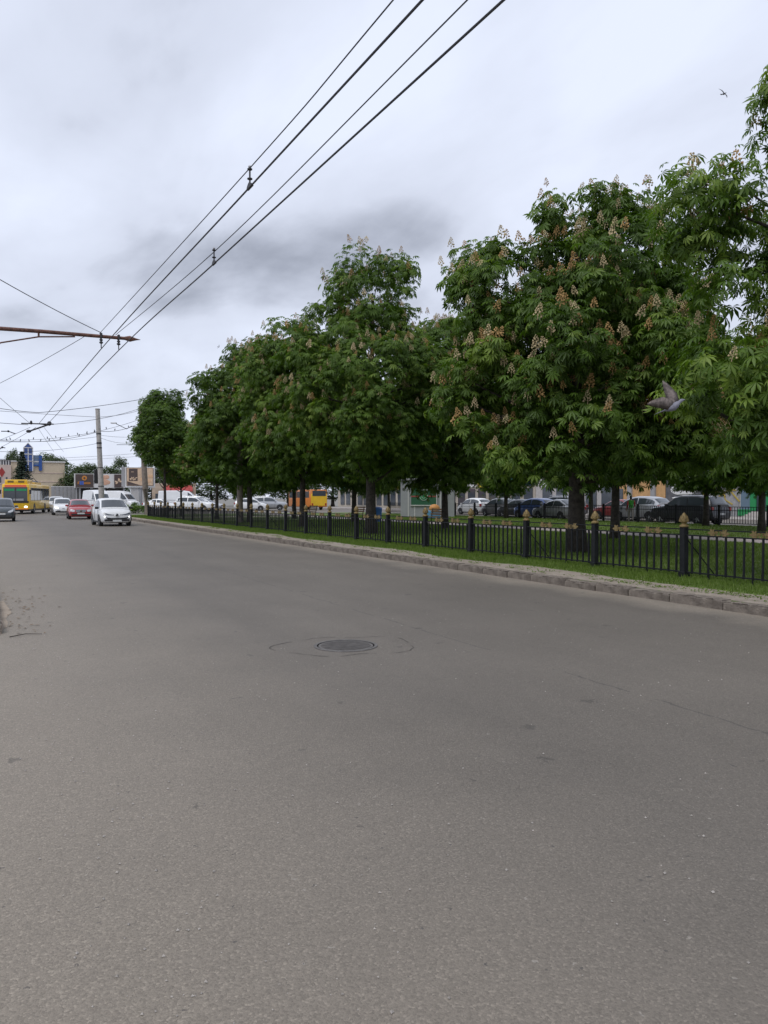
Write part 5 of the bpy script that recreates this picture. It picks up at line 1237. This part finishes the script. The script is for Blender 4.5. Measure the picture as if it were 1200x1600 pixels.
# ------------------------------------------------------------------ trees far behind
def leafcard():
    return np.array([(0, .5, 0), (.5, 0, .1), (0, -.5, 0), (-.5, 0, .1)], np.float32), np.array([(0, 1, 2), (0, 2, 3)], np.int32)
def far_crown(seed, R, z0, z1, nclump, per, size, m, shape=col_shape, crad=1.0):
    cl, cr, idx, pos, d, nr, rg = crown_points(seed, R, z0, z1, nclump, per, shape, crad)
    a, b_, c = frames(nr, rg); V, F = scatter(leafcard(), pos, a, b_, c, size*rg.uniform(.6, 1.3, len(pos)))
    ct = rg.uniform(-.2, .2, len(cl)); return np_mesh('crown', V, F, m, np.repeat(np.clip(.5+ct[idx]+rg.normal(size=len(pos))*.15, 0, 1), 4)), cl
fc = [far_crown(91+i, 4.2, 1.8, 10, 70, 70, .38, LEAF_FAR, crad=1.3) for i in range(2)]
ft = [trunk_mesh(91+i, fc[i][1], 7.5, .3, 2.0, 12) for i in range(2)]
def far_tree(label, px, d, ytop, R, v):
    x, y = W(px, d); H = ZP(ytop, d); t = thing('broadleaf_tree', label, 'tree', (x, y, 0), px*.37, 'trees behind the junction'); sc = (R/4.2, R/4.2, H/10)
    link('trunk', ft[v], t, scale=sc); tag(link('crown', fc[v][0], t, scale=sc), kind='stuff')
far_tree('pale green tree right behind the blue turret of the cream building', 73, 175, 711, 4.6, 0); far_tree('pale green tree behind the free end of the cream building roof', 90, 172, 715, 4.2, 1)
far_tree('dark leafy tree behind the hoarding end of the kiosk fascia', 122, 135, 728, 3.4, 1); far_tree('dark leafy tree behind the traffic light and sun advert', 140, 138, 726, 3.4, 0); far_tree('low bushy tree behind the hoarding end by the cream building', 104, 136, 742, 2.8, 0)
far_tree('tree crown showing between the grey pole and the billboard', 172, 140, 731, 3.2, 0); far_tree('tall thin tree behind the billboard side panel', 188, 150, 716, 2.2, 1)
far_tree('tree behind the red awning shop', 262, 140, 735, 4.0, 1); far_tree('tree behind the awning shop near the brown pole', 238, 138, 728, 4.0, 0)
lab_c = 'tree closing the view behind the shop row past the boulevard'
for px_, d_, yt in ((330, 150, 735), (390, 150, 730), (450, 145, 732), (520, 140, 730), (600, 120, 725), (680, 110, 725), (760, 100, 718), (830, 95, 715)): far_tree(lab_c, px_, d_, yt, 5.0, (px_ // 10) % 2)
# two slim poplars and the spruce in front of the cream building
for px_, yt in ((16, 708), (23, 704)):
    x, y = W(px_, 165); t = thing('poplar_tree', 'slim grey poplar behind the pink wing of the cream building', 'tree', (x, y, 0), px_, 'poplars behind the building'); sc = (.36, .36, ZP(yt, 165)/10)
    link('trunk', ft[0], t, scale=sc); tag(link('crown', fc[0][0], t, scale=sc), kind='stuff')
def spruce(px, d, ytop):
    x, y = W(px, d); H = ZP(ytop, d); t = thing('spruce_tree', 'blue green spruce standing before the cream building and turret', 'tree', (x, y, 0))
    MB().tube([(0, 0, -.1), (0, 0, H*.6), (0, 0, H)], [.22, .12, .02], 8).build('trunk', BARK, t)
    rg = np.random.default_rng(5); P = []; N_ = []
    for i in range(26):
        z = 1.0 + (H-1.2)*(i/25); R0 = 2.5*(1-(i/25))**.8 + .12; nb = int(9+9*(1-i/25)); ph = rg.uniform(0, 6.28)
        for k in range(nb):
            a = ph+k*6.283/nb+rg.normal()*.12; rl = R0*rg.uniform(.75, 1.12)
            for q in range(16):
                s = rg.uniform(.15, 1); P.append((rl*s*math.cos(a)+rg.normal()*.09, rl*s*math.sin(a)+rg.normal()*.09, z-.30*rl*s*s+.1*s+rg.normal()*.06)); N_.append((math.cos(a)*.5+rg.normal()*.3, math.sin(a)*.5+rg.normal()*.3, 1))
    P = np.array(P); a, b_, c = frames(np.array(N_), rg); V, F = scatter(leafcard(), P, a, b_, c, rg.uniform(.2, .42, len(P)))
    tag(link('crown', np_mesh('crown', V, F, SPRUCE, np.repeat(np.clip(rg.normal(.5, .2, len(P)), 0, 1), 4)), t), kind='stuff')
spruce(35, 120, 706)
# low hedge tufts under the billboard
x, y = W(216, 80)
hd_me, _ = far_crown(7, 1.6, 0, 1.2, 26, 50, .16, LEAF, crad=.45)
hb = thing('bush', 'low green bush growing at the fence end under the billboard', 'bush', (x, y, 0)); tag(link('foliage', hd_me, hb), kind='stuff'); MB().tube([(0, 0, -.05), (0, 0, .6)], .03, 6).build('stem', BARK, hb)

# ------------------------------------------------------------------ litter on the asphalt
sd_ = MB(); pts_ = []
for k in range(40):
    a = k/40*6.2832; r = 1 + .18*math.sin(3*a) + .12*math.sin(7*a+1) + random.uniform(-.06, .06); pts_.append((.17 + .17*r*max(math.cos(a), -.3), 11.8 + 1.5*r*math.sin(a), .004))
sd_.add(pts_, [tuple(range(40))]); tag(sd_.build('sand_drift', mat('sand', (.30, .245, .19), .95, col2=(.36, .30, .24), vscale=9, bump=.5, bscale=60)), kind='structure')
LIT = mat('dry_leaf', (.16, .11, .065), .9, var=.3, vscale=30)
rgl = random.Random(8)
lv = MB()
for i in range(70):
    x = .30 + abs(rgl.gauss(0, .28)); y = 9.8 + rgl.random()*5; a = rgl.uniform(0, 6.28); s = rgl.uniform(.02, .05)
    p = [(s, 0), (.3*s, .45*s), (-.8*s, 0), (.3*s, -.45*s)]
    lv.add([(x+u_*math.cos(a)-w_*math.sin(a), y+u_*math.sin(a)+w_*math.cos(a), .008+rgl.random()*.012) for u_, w_ in p], [(0, 1, 2, 3)])
tag(lv.build('leaf_litter', LIT), 'scatter of dry brown leaves in the dust at the left kerb end', 'leaves', kind='stuff')
sb = MB()
for i in range(1400):
    y = 1.4 + 22*rgl.random()**1.8; x = rgl.uniform(.2, 9.2) if i % 3 else .25 + abs(rgl.gauss(0, .5)); s = rgl.uniform(.003, .009)
    c = Vector((x, y, s*.4)); q = [Vector((1,0,0)), Vector((-.5,.87,0)), Vector((-.5,-.87,0)), Vector((.1,.1,.9))]; a = rgl.uniform(0, 6.3)
    sb.add([c + (Matrix.Rotation(a, 3, 'Z') @ p)*s for p in q], [(0,1,3),(1,2,3),(2,0,3)])
tag(sb.build('grit', mat('grit_stone', (.36, .33, .30), .9, var=.3, vscale=40)), 'loose pale grit scattered over the asphalt', 'grit', kind='stuff')
pt_ = MB()
for i in range(1500):
    y = 3 + 34*rgl.random()**1.4; x = rgl.uniform(9.0, 10.6) if i % 2 else rgl.uniform(10.6, 21)
    z = .006 if x < 9.33 else .17; a = rgl.uniform(0, 6.28); q = rgl.uniform(.006, .014)
    if 9.33 < x < 9.62: z = .15
    pt_.add([(x+q*math.cos(a), y+q*math.sin(a), z), (x-q*.6*math.sin(a), y+q*.6*math.cos(a), z+.004), (x-q*math.cos(a), y-q*math.sin(a), z), (x+q*.6*math.sin(a), y-q*.6*math.cos(a), z+.002)], [(0, 1, 2, 3)])
tag(pt_.build('petals', mat('petal', (.50, .42, .30), .8, var=.2, vscale=30)), 'fallen cream petals strewn along the kerb and under the chestnuts', 'petals', kind='stuff')
tw_ = MB().tube([(.28, 9.75, .01), (.45, 9.82, .02), (.62, 9.78, .012)], [.006, .005, .003], 5).build('twig', BARK); tag(tw_, 'thin dark twig lying by the end of the left kerb', 'twig')
